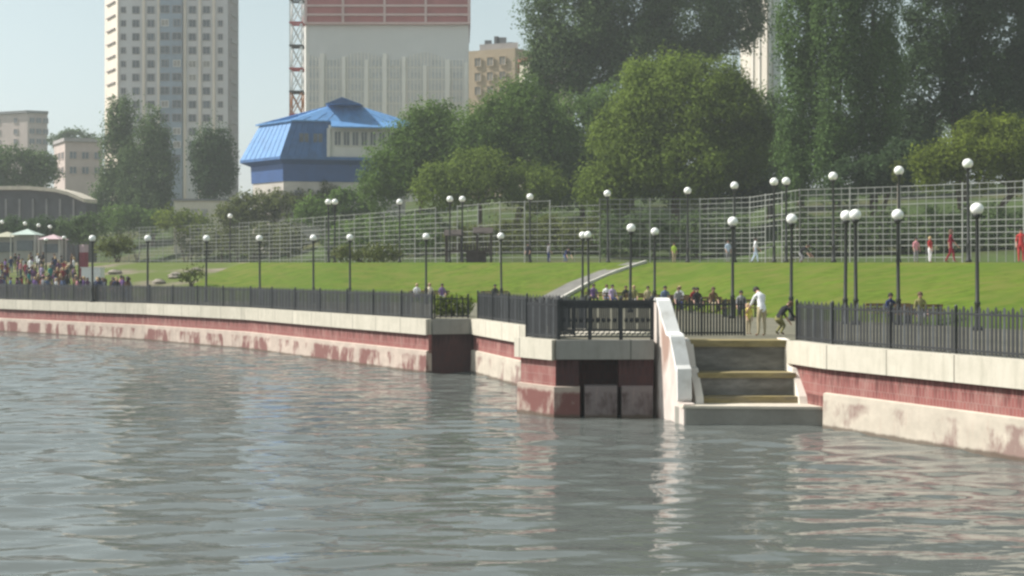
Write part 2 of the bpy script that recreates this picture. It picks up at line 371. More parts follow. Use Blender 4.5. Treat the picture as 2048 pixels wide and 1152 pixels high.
def ground_z(X, d):
    px = X / d * F + CX
    f, t, l = interp(FOOT, px), interp(TOP, px), interp(LATT, px)
    if d <= f: return ZQ - 0.01
    if d <= t: return ZQ - 0.01 + (zt(t) - ZQ + 0.01) * (d - f) / (t - f)
    if d <= l + 3: return zt(t) + (d - t) * 0.004
    z1 = zt(t) + (l + 3 - t) * 0.004
    return z1 + min(1, (d - l - 3) / 60) * 10

cols = list(range(-1200, 3401, 20))
def sheet(name, rows_of, m, label=None, xs=cols, kind='structure', cat=None):
    vs, fs = [], []; nr = None
    for x in xs:
        r = rows_of(x); nr = len(r); vs += r
    for i in range(len(xs) - 1):
        for j in range(nr - 1):
            a = i * nr + j; fs.append((a, a + nr, a + nr + 1, a + 1))
    me = bpy.data.meshes.new(name); me.from_pydata(vs, [], fs); me.materials.append(m)
    me.polygons.foreach_set('use_smooth', [True] * len(me.polygons)); me.update()
    o = bpy.data.objects.new(name, me); COL.objects.link(o); return tag(o, label, cat, kind=kind)
def ray(x, d, z): return (kx(x) * d, d, z)
def lawn_frac(x): return min(1.0, max(0.0, (x - 335) / 150.0))
def slope_pt(x, t):
    f, tp = interp(FOOT, x), interp(TOP, x); d = f + (tp - f) * t
    bul = 0.12 * math.sin(math.pi * t)
    return ray(x, d, ZQ - 0.01 + (zt(tp) - ZQ + 0.01) * t + bul)
sheet('promenade', lambda x: [ray(x, quay_d(kx(x)) + 0.02, ZQ - 0.01), ray(x, interp(FOOT, x), ZQ - 0.01)], M['paving'])
TS = [i / 8 for i in range(9)]
sheet('lawn', lambda x: [slope_pt(x, t * lawn_frac(x)) for t in TS], M['lawn'], xs=[c for c in cols if c >= 320])
sheet('bare_slope', lambda x: [slope_pt(x, lawn_frac(x) + (1 - lawn_frac(x)) * t) for t in TS], M['bare'], xs=[c for c in cols if c <= 500])
sheet('terrace', lambda x: [ray(x, interp(TOP, x), zt(interp(TOP, x))), ray(x, interp(LATT, x) + 3, zt(interp(TOP, x)) + (interp(LATT, x) + 3 - interp(TOP, x)) * 0.004)], M['terrace'])
def hill_rows(x):
    l, t = interp(LATT, x) + 3, interp(TOP, x); z1 = zt(t) + (l - t) * 0.004
    r = [ray(x, l + 60 * u, z1 + 10 * u) for u in (0, .25, .5, .75, 1)]
    return r + [ray(x, 700, z1 + 12)]
sheet('hill', hill_rows, M['hill'])

# water
def water_mat():
    m = bpy.data.materials.new('river water'); m.use_nodes = True; t = m.node_tree; b = t.nodes['Principled BSDF']
    b.inputs['Base Color'].default_value = (0.102, 0.113, 0.106, 1); b.inputs['Roughness'].default_value = 0.05; b.inputs['IOR'].default_value = 1.38
    b.inputs['Specular IOR Level'].default_value = 0.5
    g = t.nodes.new('ShaderNodeNewGeometry')
    def nz(sc, scale, det, dist=0.0):
        mp = t.nodes.new('ShaderNodeMapping'); mp.inputs['Scale'].default_value = sc; mp.inputs['Rotation'].default_value = (0, 0, math.radians(4))
        t.links.new(g.outputs['Position'], mp.inputs['Vector'])
        n = t.nodes.new('ShaderNodeTexNoise'); n.inputs['Scale'].default_value = scale; n.inputs['Detail'].default_value = det
        n.inputs['Roughness'].default_value = 0.5; n.inputs['Distortion'].default_value = dist
        t.links.new(mp.outputs[0], n.inputs['Vector']); return n.outputs['Fac']
    a = nz((0.33, 1.0, 1), 0.95, 3, 0.6); c = nz((0.5, 1, 1), 3.0, 2, 0.4); big = nz((0.5, 1, 1), 0.16, 1); calm = nz((0.25, 0.7, 1), 0.11, 2, 0.8)
    cr = t.nodes.new('ShaderNodeMapRange'); t.links.new(calm, cr.inputs[0]); cr.inputs[1].default_value = 0.38; cr.inputs[2].default_value = 0.62; cr.inputs[3].default_value = 0.55; cr.inputs[4].default_value = 1.15
    s2 = t.nodes.new('ShaderNodeMath'); s2.operation = 'MULTIPLY_ADD'; t.links.new(c, s2.inputs[0]); s2.inputs[1].default_value = 0.20; t.links.new(a, s2.inputs[2])
    s2b = t.nodes.new('ShaderNodeMath'); s2b.operation = 'MULTIPLY'; t.links.new(s2.outputs[0], s2b.inputs[0]); t.links.new(cr.outputs[0], s2b.inputs[1])
    s3 = t.nodes.new('ShaderNodeMath'); s3.operation = 'MULTIPLY_ADD'; t.links.new(big, s3.inputs[0]); s3.inputs[1].default_value = 0.8; t.links.new(s2b.outputs[0], s3.inputs[2])
    bp = t.nodes.new('ShaderNodeBump'); bp.inputs['Strength'].default_value = 1.0; bp.inputs['Distance'].default_value = 0.05
    t.links.new(s3.outputs[0], bp.inputs['Height']); t.links.new(bp.outputs[0], b.inputs['Normal'])
    return m
def build_water():
    """one sheet of river: a real wavy patch in front of the quay (sum of small wind waves), flat water all round it"""
    wr = np.random.default_rng(21)
    xs, ys = np.arange(-50, 24.01, 0.17), np.arange(8, 100.01, 0.09)
    Xg, Yg = np.meshgrid(xs, ys); Z = np.zeros_like(Xg)
    for i in range(56):
        L = math.exp(wr.uniform(math.log(0.36), math.log(2.0))); th = wr.normal(0.06, 0.33); ph = wr.uniform(0, 6.283); k = 2 * math.pi / L
        Z += WAVE * L / (2 * math.pi) * np.sin(k * (Xg * math.sin(th) + Yg * math.cos(th)) + ph)
    gust = 0.72 + 0.38 * np.sin(Xg * 0.13 + 0.8 * np.sin(Yg * 0.09)) * np.sin(Yg * 0.17 + 1.1 * np.sin(Xg * 0.07) + 1.0)
    fade = np.clip(np.minimum(np.minimum(Xg - xs[0], xs[-1] - Xg), np.minimum(Yg - ys[0], ys[-1] - Yg)) / 4, 0, 1)
    Z *= gust * fade
    ny, nx = Xg.shape; V = np.stack([Xg, Yg, Z], -1).reshape(-1, 3)
    idx = np.arange(ny * nx).reshape(ny, nx); Q = np.stack([idx[:-1, :-1], idx[:-1, 1:], idx[1:, 1:], idx[1:, :-1]], -1).reshape(-1, 4)
    x0, x1, y0, y1 = xs[0], xs[-1], ys[0], ys[-1]; n0 = len(V); E = []; EQ = []
    for rx0, ry0, rx1, ry1 in ((-880, -50, 880, y0), (-880, y1, 880, 980), (-880, y0, x0, y1), (x1, y0, 880, y1)):
        q = n0 + len(E); E += [(rx0, ry0, 0), (rx1, ry0, 0), (rx1, ry1, 0), (rx0, ry1, 0)]; EQ.append((q, q + 1, q + 2, q + 3))
    V = np.concatenate([V, np.array(E)]); Q = np.concatenate([Q, np.array(EQ)]); nf = len(Q)
    me = bpy.data.meshes.new('water'); me.vertices.add(len(V)); me.vertices.foreach_set('co', V.astype(np.float32).ravel())
    me.loops.add(nf * 4); me.loops.foreach_set('vertex_index', Q.astype(np.int32).ravel())
    me.polygons.add(nf); me.polygons.foreach_set('loop_start', np.arange(0, nf * 4, 4, dtype=np.int32)); me.polygons.foreach_set('loop_total', np.full(nf, 4, dtype=np.int32))
    me.polygons.foreach_set('use_smooth', np.ones(nf, dtype=bool)); me.materials.append(water_mat()); me.update(calc_edges=True)
    o = bpy.data.objects.new('water', me); COL.objects.link(o); return tag(o, kind='structure')
WAVE = 0.0235
build_water()

# ------------------------------------------------------------------ quay walls
COP = [(-0.45, ZQ), (0.14, ZQ), (0.14, 1.73), (-0.45, 1.73), (-0.45, ZQ)]
def quay(label, line, pm, loc, skip=0):
    t = thing('quay_wall', loc, label, 'quay wall', 'quay walls along the river')
    sweep('coping', line, COP, M['copestone'], t)
    sweep('brick_face', line, [(0.0, 1.75), (0.0, 0.9), (-0.4, 0.9), (-0.4, 1.75), (0.0, 1.75)], M['brick'], t)
    sweep('plinth', line[skip:], [(0.03, 1.03), (0.12, 1.0), (0.17, -0.8), (-0.42, -0.8), (-0.42, 1.03), (0.03, 1.03)], pm, t)
    if skip: sweep('brick_face', line[:skip + 1], [(0.0, 0.9), (0.0, 0.45), (-0.4, 0.45), (-0.4, 0.9), (0.0, 0.9)], M['brick'], t)
    return t
quay('long curving red brick quay wall with flaking cream foot left of the small dark notch', Q_LEFT, M['plinthred'], (-24.2, 79.6, 0))
quay('short brick quay wall between the dark notch and the railed platform', Q_MID, M['plinth'], (0.42, 47.8, 0))
quay('near red brick quay wall with cream foot and pale coping right of the steps', Q_RIGHT[1:], M['plinth'], (9.25, 35.3, 0), 1)

# shaded return face of the notch
t = thing('quay_return_wall', (-2.7, 54.2, 0), 'dark shaded end wall closing the notch in the quay', 'quay wall')
RL = [(-3.75, 53.93), (-1.74, 54.53)]
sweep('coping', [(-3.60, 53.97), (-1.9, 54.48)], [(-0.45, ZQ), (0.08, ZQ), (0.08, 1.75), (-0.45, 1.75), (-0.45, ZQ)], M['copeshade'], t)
sweep('brick_face', [(-3.60, 53.97), (-1.74, 54.53)], [(0.0, 1.77), (0.0, -0.8), (-0.4, -0.8), (-0.4, 1.77), (0, 1.77)], M['brickshade'], t)

# ------------------------------------------------------------------ railed platform
PA, PB, PC = (0.26, 39.2), (1.35, 37.7), (4.45, 37.7)
t = thing('landing_platform', (3.0, 39.0, 0), 'concrete platform jutting into the river with dark shaded front under an iron railing', 'platform')
mb = MB(); mb.prism([(4.5, 42.0), PA, PB, PC, (4.45, 38.42), (8.66, 38.42)], 2.2, ZQ); mb.build('deck', M['paving'], t)
sweep('coping', [(2.0, 40.35), PA, PB], [(-0.4, ZQ + 0.003), (0.13, ZQ + 0.003), (0.13, 1.80), (-0.4, 1.80), (-0.4, ZQ + 0.003)], M['copestone'], t)
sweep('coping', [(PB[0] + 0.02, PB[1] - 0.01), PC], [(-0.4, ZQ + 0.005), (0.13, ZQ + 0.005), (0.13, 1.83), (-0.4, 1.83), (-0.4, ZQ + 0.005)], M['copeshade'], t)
sweep('brick_face', [(2.0, 40.35), PA, PB], [(-0.02, 2.1), (-0.02, 0.95), (-0.4, 0.95), (-0.4, 2.1), (-0.02, 2.1)], M['brick'], t)
sweep('brick_face', [(PB[0] + 0.03, PB[1] + 0.004), (PB[0] + 0.75, PB[1] + 0.004)], [(-0.02, 2.1), (-0.02, 0.95), (-0.4, 0.95), (-0.4, 2.1), (-0.02, 2.1)], M['brickshade'], t)
sweep('brick_face', [(3.35, 37.7), (4.45, 37.7)], [(-0.02, 2.1), (-0.02, 0.95), (-0.4, 0.95), (-0.4, 2.1), (-0.02, 2.1)], M['brickshade'], t)
sweep('back_wall', [(1.5, 38.5), (4.45, 38.5)], [(0, 2.15), (0, -0.8), (-0.3, -0.8), (-0.3, 2.15), (0, 2.15)], M['brickshade'], t)
sweep('plinth', [(2.0, 40.35), PA, PB, (PB[0] + 0.78, PB[1])], [(0.0, 0.98), (0.06, 0.96), (0.08, -0.8), (-0.4, -0.8), (-0.4, 0.98), (0, 0.98)], M['plinthmaroon'], t)
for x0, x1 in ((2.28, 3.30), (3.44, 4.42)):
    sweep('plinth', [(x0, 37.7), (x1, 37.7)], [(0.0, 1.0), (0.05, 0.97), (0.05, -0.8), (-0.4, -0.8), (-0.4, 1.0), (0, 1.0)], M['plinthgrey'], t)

# ------------------------------------------------------------------ steps down to the water
t = thing('river_steps', (7.0, 37.0, 0), 'broad steps with ochre treads descending from the fence gap to the river', 'steps')
sx0, sx1 = 5.72, 8.72
mb = MB(); mb.prism([(5.16, 35.85), (9.22, 35.55), (8.75, 37.55), (8.70, 38.4), (4.95, 38.4), (4.95, 36.4)], -0.8, 0.50); mb.build('landing', M['concrete'], t)
mb = MB(); mb.prism([(5.10, 35.80), (9.22, 35.50), (9.0, 36.3), (8.86, 36.6), (4.97, 36.6)], 0.503, 0.58); mb.build('landing_slab', M['coping'], t)
def skew(mb): mb.v = [(x - 0.16 + (38.4 - y) * 0.115, y, z) for x, y, z in mb.v]; return mb
for nm_, c_, sz_, mm_ in (('tread', (7.20, 37.45, 0.655), (3.0, 1.9, 0.25), 'plank'), ('riser', (7.19, 37.65, 1.05), (2.98, 1.5, 0.53), 'riser'), ('tread', (7.19, 37.62, 1.395), (3.0, 1.6, 0.16), 'plank'),
                          ('riser', (7.18, 38.05, 1.85), (2.98, 0.7, 0.75), 'riser'), ('tread', (7.18, 38.0, 2.325), (3.02, 0.84, 0.20), 'plank')):
    mb = MB(); mb.box(c_, sz_); skew(mb).build(nm_, M[mm_], t)
for xs in (5.62, 8.76):
    mb = MB()
    prof = [(36.35, 0.58), (36.42, 0.80), (36.95, 1.50), (37.0, 1.60), (37.25, 1.64), (37.62, 2.40), (38.38, 2.47), (38.38, 0.51), (36.35, 0.51)]
    h = 0.12
    mb.add([(xs + s_ * h, y, z) for s_ in (-1, 1) for y, z in prof], [tuple(range(len(prof))), tuple(range(len(prof), 2 * len(prof)))[::-1]] + [(i, len(prof) + i, len(prof) + (i + 1) % len(prof), (i + 1) % len(prof)) for i in range(len(prof))])
    skew(mb).build('stringer', M['stringer'], t)
mb = MB(); mb.box((5.24, 38.33, 1.45), (0.58, 0.12, 1.94)); mb.build('side_panel', M['concrete'], t)

# white wing wall flanking the steps
t = thing('wing_wall', (4.8, 36.8, 0), 'white stepped wing wall sloping down to the water beside the steps', 'wall')
wa, wb = Vector((4.49, 38.2)), Vector((5.13, 35.83)); wd = (wb - wa).normalized(); wn = Vector((-wd.y, wd.x)); wl = (wb - wa).length
wp = [(0.0, 3.66), (0.28, 3.66), (0.42, 3.58), (1.18, 2.62), (1.42, 2.58), (1.50, 2.50), (1.92, 1.66), (1.98, 1.55), (2.02, 0.66), (wl, 0.62), (wl, -0.8), (0.0, -0.8)]
mb = MB(); th = 0.36; n = len(wp)
vs = [(*(wa + wd * s_ + wn * o), z) for o in (0, th) for s_, z in wp]
mb.add(vs, [tuple(range(n)), tuple(range(n, 2 * n))[::-1]] + [(i, n + i, n + (i + 1) % n, (i + 1) % n) for i in range(n)])
mb.build('wall_body', M['wing'], t)
mb = MB(); cp = wp[:9]; n = len(cp)
vs = []
for o, dz in ((-0.05, 0.003), (th + 0.05, 0.003), (th + 0.05, 0.09), (-0.05, 0.09)):
    for s_, z in cp: vs.append((*(wa + wd * (s_ + (0.05 if z < 1.6 else 0) + dz * 0.5) + wn * o), z + dz))
mb.add(vs, [(j * n + i, j * n + i + 1, ((j + 1) % 4) * n + i + 1, ((j + 1) % 4) * n + i) for j in range(4) for i in range(n - 1)] + [(0, n, 2 * n, 3 * n), (n - 1, 4 * n - 1, 3 * n - 1, 2 * n - 1)])
mb.build('coping', M['wingtop'], t)

# ------------------------------------------------------------------ iron fences on the quay
def resample(line, step):
    pts = [Vector(p) for p in line]; out = [pts[0]]
    for a, b in zip(pts[:-1], pts[1:]):
        n = max(1, round((b - a).length / step))
        out += [a.lerp(b, i / n) for i in range(1, n + 1)]
    return out
def inset(line, dist):
    pts = [Vector(p) for p in line]; res = []
    for i, p in enumerate(pts):
        ds = []
        if i > 0: ds.append((p - pts[i - 1]).normalized())
        if i < len(pts) - 1: ds.append((pts[i + 1] - p).normalized())
        ns = [Vector((d.y, -d.x)) for d in ds]; a = sum(ns, Vector((0, 0))).normalized()
        res.append(p - a / max(0.3, a.dot(ns[0])) * dist)
    return res
def iron_fence(label, line, h=1.2, step=2.6, gap=0.105, z=ZQ, ends=True, m='iron', bar=0.062):
    bays = resample(line, step)
    t = thing('iron_fence', (bays[0].x, bays[0].y, z), label, 'fence', 'iron fences along the quay edge')
    for i, p in enumerate(bays):
        mb = MB(); mb.box((p.x, p.y, z + (h + 0.04) / 2), (0.075, 0.075, h + 0.0)); mb.lathe([(0.025, -.04), (0.045, -0.01), (0.04, 0.02), (0.01, 0.06)], 6, (p.x, p.y, z + h + 0.04))
        mb.build('post', M[m], t)
    for a, b in zip(bays[:-1], bays[1:]):
        mb = MB(); L = (b - a).length; d = (b - a).normalized(); rz = math.atan2(d.y, d.x)
        for zz in (0.12, h - 0.14):
            mb.beam((a.x, a.y, z + zz), (b.x, b.y, z + zz), 0.035, 0.05)
        nb = max(1, int(L / gap))
        for i in range(1, nb):
            p = a.lerp(b, i / nb); tall = 0.0 if i % 2 else 0.07
            zt_ = z + h - 0.06 + tall + random.uniform(-.01, .01)
            mb.cur = 1 if i % 4 == 0 else 0
            mb.box((p.x, p.y, (z + 0.03 + zt_) / 2), (bar, 0.02, zt_ - z - 0.03), rz + random.uniform(-.12, .12))
            mb.add([(p.x - d.x * bar / 2, p.y - d.y * bar / 2, zt_), (p.x + d.x * bar / 2, p.y + d.y * bar / 2, zt_), (p.x, p.y, zt_ + 0.07)], [(0, 1, 2)])
        mb.build('panel', [M[m], M['ironlight']], t)
    return t
iron_fence('long dark picket fence on the curving quay left of the notch', inset([p for p in Q_LEFT if p[0] > -70], 0.2), step=3.0)
iron_fence('short thin railing crossing the notch in the quay with grass showing through', [(-3.5, 54.3), (-2.0, 54.75)], h=1.05, gap=0.24, bar=0.035)
iron_fence('dark picket fence on the quay between notch and platform', inset(Q_MID[:2] + [(2.6, 44.7)], 0.2))
iron_fence('dense dark fence along the sunlit left flank of the platform', inset([(2.0, 40.35), PA, PB], 0.15), gap=0.085, step=1.7, h=1.24)
iron_fence('dark picket fence behind the head of the steps left of the gap', [(4.85, 39.7), (7.72, 39.9)], gap=0.1, step=1.45)
iron_fence('dark picket fence on the near quay wall right of the steps', inset(Q_RIGHT[1:6], 0.22), gap=0.125, bar=0.08, step=2.3)
# ornamental railing on the platform front
a, b = Vector((1.47, 37.86)), Vector((4.42, 37.86))
t = thing('ornamental_railing', (a.x, a.y, ZQ), 'black ornamental iron railing with open balusters along the platform front', 'railing')
for i in range(4):
    p = a.lerp(b, i / 3); mb = MB(); mb.box((p.x, p.y, ZQ + 0.63), (0.11, 0.11, 1.26)); mb.lathe([(0.04, 0), (0.075, 0.04), (0.06, 0.1), (0.01, 0.14)], 8, (p.x, p.y, ZQ + 1.26)); mb.build('post', M['iron'], t)
mb = MB(); mb.beam((a.x, a.y, ZQ + 1.2), (b.x, b.y, ZQ + 1.2), 0.10, 0.10); mb.build('top_rail', M['iron'], t)
mb = MB()
for z_, h_ in ((1.02, 0.05), (0.30, 0.06), (0.10, 0.05)): mb.beam((a.x, a.y, ZQ + z_), (b.x, b.y, ZQ + z_), 0.05, h_)
mb.beam((a.x, a.y + .02, ZQ + 1.09), (b.x, b.y + .02, ZQ + 1.09), 0.02, 0.16)
mb.build('lower_rail', M['iron'], t)
mb = MB()
for i in range(1, 50):
    p = a.lerp(b, i / 50)
    mb.box((p.x, p.y, ZQ + 0.66), (0.045 if i % 7 else 0.012, 0.03, 0.70))
    if i % 2 == 0: mb.box((p.x, p.y, ZQ + 1.09), (0.07, 0.025, 0.12))
    if i % 3 == 0: mb.lathe([(0.02, -0.09), (0.05, 0), (0.02, 0.09)], 6, (p.x, p.y, ZQ + 0.62))
mb.build('baluster', M['iron'], t)
mb = MB()
for i in range(18):
    p = a.lerp(b, (i + .5) / 18); mb.tube((p.x - .07, p.y, ZQ + 0.2), (p.x + .07, p.y, ZQ + 0.2), 0.022, 0.022, 6)
    mb.beam((p.x - .07, p.y, ZQ + 0.13), (p.x + .07, p.y, ZQ + 0.27), 0.02, 0.025)
mb.build('scroll_band', M['ironlight'], t)

# ------------------------------------------------------------------ lamps
def make_lamp(H, r):
    t = thing('street_lamp', (0, 0, 0), '', 'street lamp')
    mb = MB(); mb.lathe([(0.17, 0), (0.17, 0.12), (0.11, 0.2), (0.10, 0.95), (0.125, 1.0), (0.075, 1.08), (0.062, H - 2 * r - 0.12), (0.07, H - 2 * r - 0.1)], 10)
    mb.build('pole', M['pole'], t, True)
    mb = MB(); mb.lathe([(0.05, H - 2 * r - 0.14), (0.13, H - 2 * r - 0.06), (0.17, H - 2 * r + 0.03), (0.10, H - 2 * r + 0.05)], 12); mb.build('collar', M['pole'], t, True)
    mb = MB(); mb.blob((0, 0, H - r), (r, r, r * 0.97), 18, 12); mb.build('globe', M['globe'], t, True)
    return t
def drop(o, X, d, dz=0.0): o.location = (X, d, ground_z(X, d) + dz)
LOWER = [(185, 470, 'beside the white cart'), (295, 470, 'in front of the bare slope beside the crowd'), (412, 470, 'where the lawn begins at its narrow left tip'),
         (520, 470, 'on the narrow left part of the lawn, below the beige house base'), (627, 469, 'lower row, left of the pair under the twin lamps'), (700, 468, 'lower row, third to the left of the dark notch'),
         (852, 466, 'just left of the dark notch, above the seated people'), (1003, 465, 'between the notch and the foot of the ramp'), (1165, 463, 'left one of the close pair at the foot of the ramp'),
         (1178, 462, 'right one of the close pair at the foot of the ramp'), (1260, 447, 'right of the ramp, behind the platform railing'), (1309, 455, 'directly above the white wing wall'),
         (1465, 433, 'at the left side of the gap in the fence'), (1582, 427, 'at the right side of the gap in the fence'), (1690, 420, 'left one of the close pair right of the steps'),
         (1712, 418, 'right one of the close pair right of the steps'), (1797, 418, 'between the close pair and the rightmost lower lamp'), (1955, 405, 'largest and nearest, at the right end of the lower row')]
UPPER = [(460, 428, 'above the lawn tip by the shrubs'), (657, 397, 'left globe of the twin at the fence under the blue house'), (669, 397, 'right globe of the twin at the fence under the blue house'),
         (799, 397, 'alone before the bushy green trees'), (899, 391, 'left one of the pair above the dark play frame'), (924, 391, 'right one of the pair above the dark play frame'),
         (1060, 386, 'left of the head of the ramp'), (1216, 379, 'at the head of the ramp'), (1375, 373, 'before the dark foot of the willow'), (1469, 362, 'left of the pair before the poplars'),
         (1548, 354, 'left one of the pair before the poplars'), (1572, 353, 'right one of the pair before the poplars'), (1667, 342, 'before the poplars, right of the pair'), (1797, 330, 'before the dead twigs'),
         (1937, 315, 'tallest, beside the person in dark red')]
LL, LU = 4.69, 5.5
lamp = make_lamp(LL, 0.235); first = True
for i, (x, y, where) in enumerate(LOWER):
    o = lamp if first else copy_tree(lamp); first = False
    d = F * (ZQ - 0.01 + LL - CZ) / (HY - y); d = min(d, interp(FOOT, x) - 0.4) if abs(d - interp(FOOT, x)) < 1.5 else d
    o.location = (kx(x) * d, d, ground_z(kx(x) * d, d)); tag(o, 'lower globe lamp ' + where, group='globe lamps along the lower walk'); o.rotation_euler = (random.gauss(0, .008), random.gauss(0, .008), random.uniform(0, 6))
lamp = make_lamp(LU, 0.27); first = True
for i, (x, y, where) in enumerate(UPPER):
    o = lamp if first else copy_tree(lamp); first = False
    d = 80.0
    for _ in range(12): d = F * (zt(interp(TOP, x)) + 0.05 + LU - CZ) / (HY - y)
    o.location = (kx(x) * d, d, ground_z(kx(x) * d, d)); tag(o, 'terrace globe lamp ' + where, group='globe lamps along the upper terrace'); o.rotation_euler = (random.gauss(0, .008), random.gauss(0, .008), random.uniform(0, 6))

# ------------------------------------------------------------------ ramp through the lawn

rp = [((1060, 0.0), (1108, 0.0)), ((1135, 0.42), (1180, 0.42)), ((1195, 0.72), (1236, 0.72)), ((1256, 0.985), (1292, 0.985))]
def spt(x, t, dz): p = slope_pt(x, t); return (p[0], p[1], p[2] + dz)
mb = MB(); vs = []
for (xa, ta), (xb, tb) in rp:
    vs += [spt(xa, ta, 0.05), spt(xb, tb, 0.05), spt(xa, ta, -0.3), spt(xb, tb, -0.3)]
fs = []
for i in range(3):
    a = 4 * i; fs += [(a, a + 1, a + 5, a + 4), (a + 1, a + 3, a + 7, a + 5), (a, a + 4, a + 6, a + 2)]
mb.add(vs, fs + [(0, 2, 3, 1)])
t = thing('ramp', (spt(1110, 0, 0)[0], spt(1110, 0, 0)[1], ZQ), 'grey asphalt ramp with a white right-hand kerb climbing through the lawn', 'ramp')
mb.build('ramp_surface', M['ramp'], t)
mb = MB()
for i in range(3):
    for side, wd_, z0 in ((1, 0.20, 0.08), (0, 0.12, 0.12)):
        a, b = rp[i][side], rp[i + 1][side]
        if side == 1: mb.beam(spt(a[0], a[1], z0), spt(b[0], b[1], z0), wd_, 0.24)
mb.build('kerb', M['kerb'], t)

# ------------------------------------------------------------------ lattice fence on the terrace
FH = 5.5
lf_x = [-80, 60, 180, 300, 380, 460, 560, 650, 740, 830, 915, 1000, 1100, 1200, 1300, 1400, 1500, 1600, 1700, 1800, 1925, 2048, 2170, 2300]
lf = [Vector(ray(x, interp(LATT, x), 0)) for x in lf_x]
def lattice(label, pts, cell, hcell, barw):
    t = thing('lattice_fence', (pts[0].x, pts[0].y, ground_z(pts[0].x, pts[0].y)), label, 'fence', 'lattice fences on the terrace')
    bays = [Vector((*q, 0)) for q in resample([(p.x, p.y) for p in pts], 3.4)]
    for p in bays:
        z = ground_z(p.x, p.y); mb = MB(); mb.tube((p.x, p.y, z - 0.1), (p.x, p.y, z + FH + 0.1), 0.055, 0.055, 6); mb.build('post', M['lattice'], t)
    for a, b in zip(bays[:-1], bays[1:]):
        za, zb = ground_z(a.x, a.y), ground_z(b.x, b.y); mb = MB()
        n = int(FH / hcell)
        for j in range(1, n + 1):
            if random.random() < 0.10: continue
            mb.beam((a.x, a.y, za + j * FH / n), (b.x, b.y, zb + j * FH / n), barw, barw)
        nv = max(1, round((b - a).length / cell))
        for i in range(1, nv):
            p = a.lerp(b, i / nv); z = za + (zb - za) * i / nv
            mb.beam((p.x, p.y, z + 0.1), (p.x, p.y, z + FH), barw * .8, barw * .8)
        mb.build('bar_panel', M['lattice'], t)
lattice('pale tall lattice fence along the back of the terrace, left of the ramp', lf[:14], 1.15, 0.46, 0.043)
lattice('pale tall lattice fence behind the head of the ramp and under the willow', lf[13:18], 0.85, 0.42, 0.045)
lattice('dense pale tall lattice fence of the ball court at the right', lf[17:], 0.62, 0.40, 0.048)

# ------------------------------------------------------------------ trees
def crown_mesh(name, lobes, d, m, parent, leaf=4.2, cover=6.0, clump=20.0, aniso=1.0, gap=0.0, elong=1.5):
    """leaf-sized quads gathered in clumps through the lobes (x, y, rx, ry[, depth offset]) given in photograph pixels at distance d"""
    s = d / F; L = leaf * s; V = []
    for lb in lobes:
        x, y, rx, ry = lb[:4]; dd = lb[4] if len(lb) > 4 else 0.0
        c = np.array(P(x, y, d)) + np.array((0, dd, 0)); R = np.array((rx * s, rx * s * 0.85, ry * s))
        nleaf = int(math.pi * rx * ry / (leaf * leaf * 0.55) * cover)
        nsub = max(6, int(math.pi * rx * ry / (clump * clump * 0.9) * 3.0))
        per = max(8, nleaf // nsub)
        v = rng.normal(size=(nsub, 3)); v /= np.linalg.norm(v, axis=1)[:, None]
        v[:, 1] = np.where(rng.random(nsub) < 0.62, -np.abs(v[:, 1]), v[:, 1])
        rad = rng.uniform(0.35, 1.0, nsub) ** 0.45 * np.where(rng.random(nsub) < .12, rng.uniform(1.05, 1.25, nsub), rng.uniform(0.84, 1.06, nsub))
        sc = c + v * R * rad[:, None]
        if gap: keep = rng.random(nsub) > gap; sc = sc[keep]; v = v[keep]; rad = rad[keep]
        sr = clump * s * rng.uniform(0.55, 1.35, len(sc))
        for q in range(len(sc)):
            u = rng.normal(size=(per, 3)); u /= np.linalg.norm(u, axis=1)[:, None]
            rr = rng.uniform(0.25, 1.0, per) ** 0.6
            stray = rng.random(per) < 0.07; rr = np.where(stray, rr * 1.45, rr)
            p = sc[q] + u * np.array((1, 1, aniso)) * sr[q] * rr[:, None]
            nrm = u * 0.8 + v[q] * 0.5 + rng.normal(size=(per, 3)) * 0.55 + np.array((0, 0, 0.25))
            nrm /= np.linalg.norm(nrm, axis=1)[:, None]
            a = np.cross(nrm, rng.normal(size=(per, 3))); a /= np.linalg.norm(a, axis=1)[:, None] + 1e-9
            b = np.cross(nrm, a)
            sz = L * rng.uniform(0.6, 1.25, per)[:, None]
            a *= sz * elong * .5; b *= sz * 0.5
            V.append(np.stack([p - a, p - b * 0.9 + a * .1, p + a, p + b * 0.9 + a * .1], 1))
    V = np.concatenate(V).reshape(-1, 3)
    off = np.array(parent_off(parent)); V = V - off
    nf = len(V) // 4
    me = bpy.data.meshes.new(name)
    me.vertices.add(len(V)); me.vertices.foreach_set('co', V.astype(np.float32).ravel())
    me.loops.add(nf * 4); me.loops.foreach_set('vertex_index', np.arange(nf * 4, dtype=np.int32))
    me.polygons.add(nf); me.polygons.foreach_set('loop_start', np.arange(0, nf * 4, 4, dtype=np.int32)); me.polygons.foreach_set('loop_total', np.full(nf, 4, dtype=np.int32))
    me.materials.append(m); me.update(calc_edges=True); me.validate()
    o = bpy.data.objects.new(name, me); COL.objects.link(o); o.parent = parent
    return o
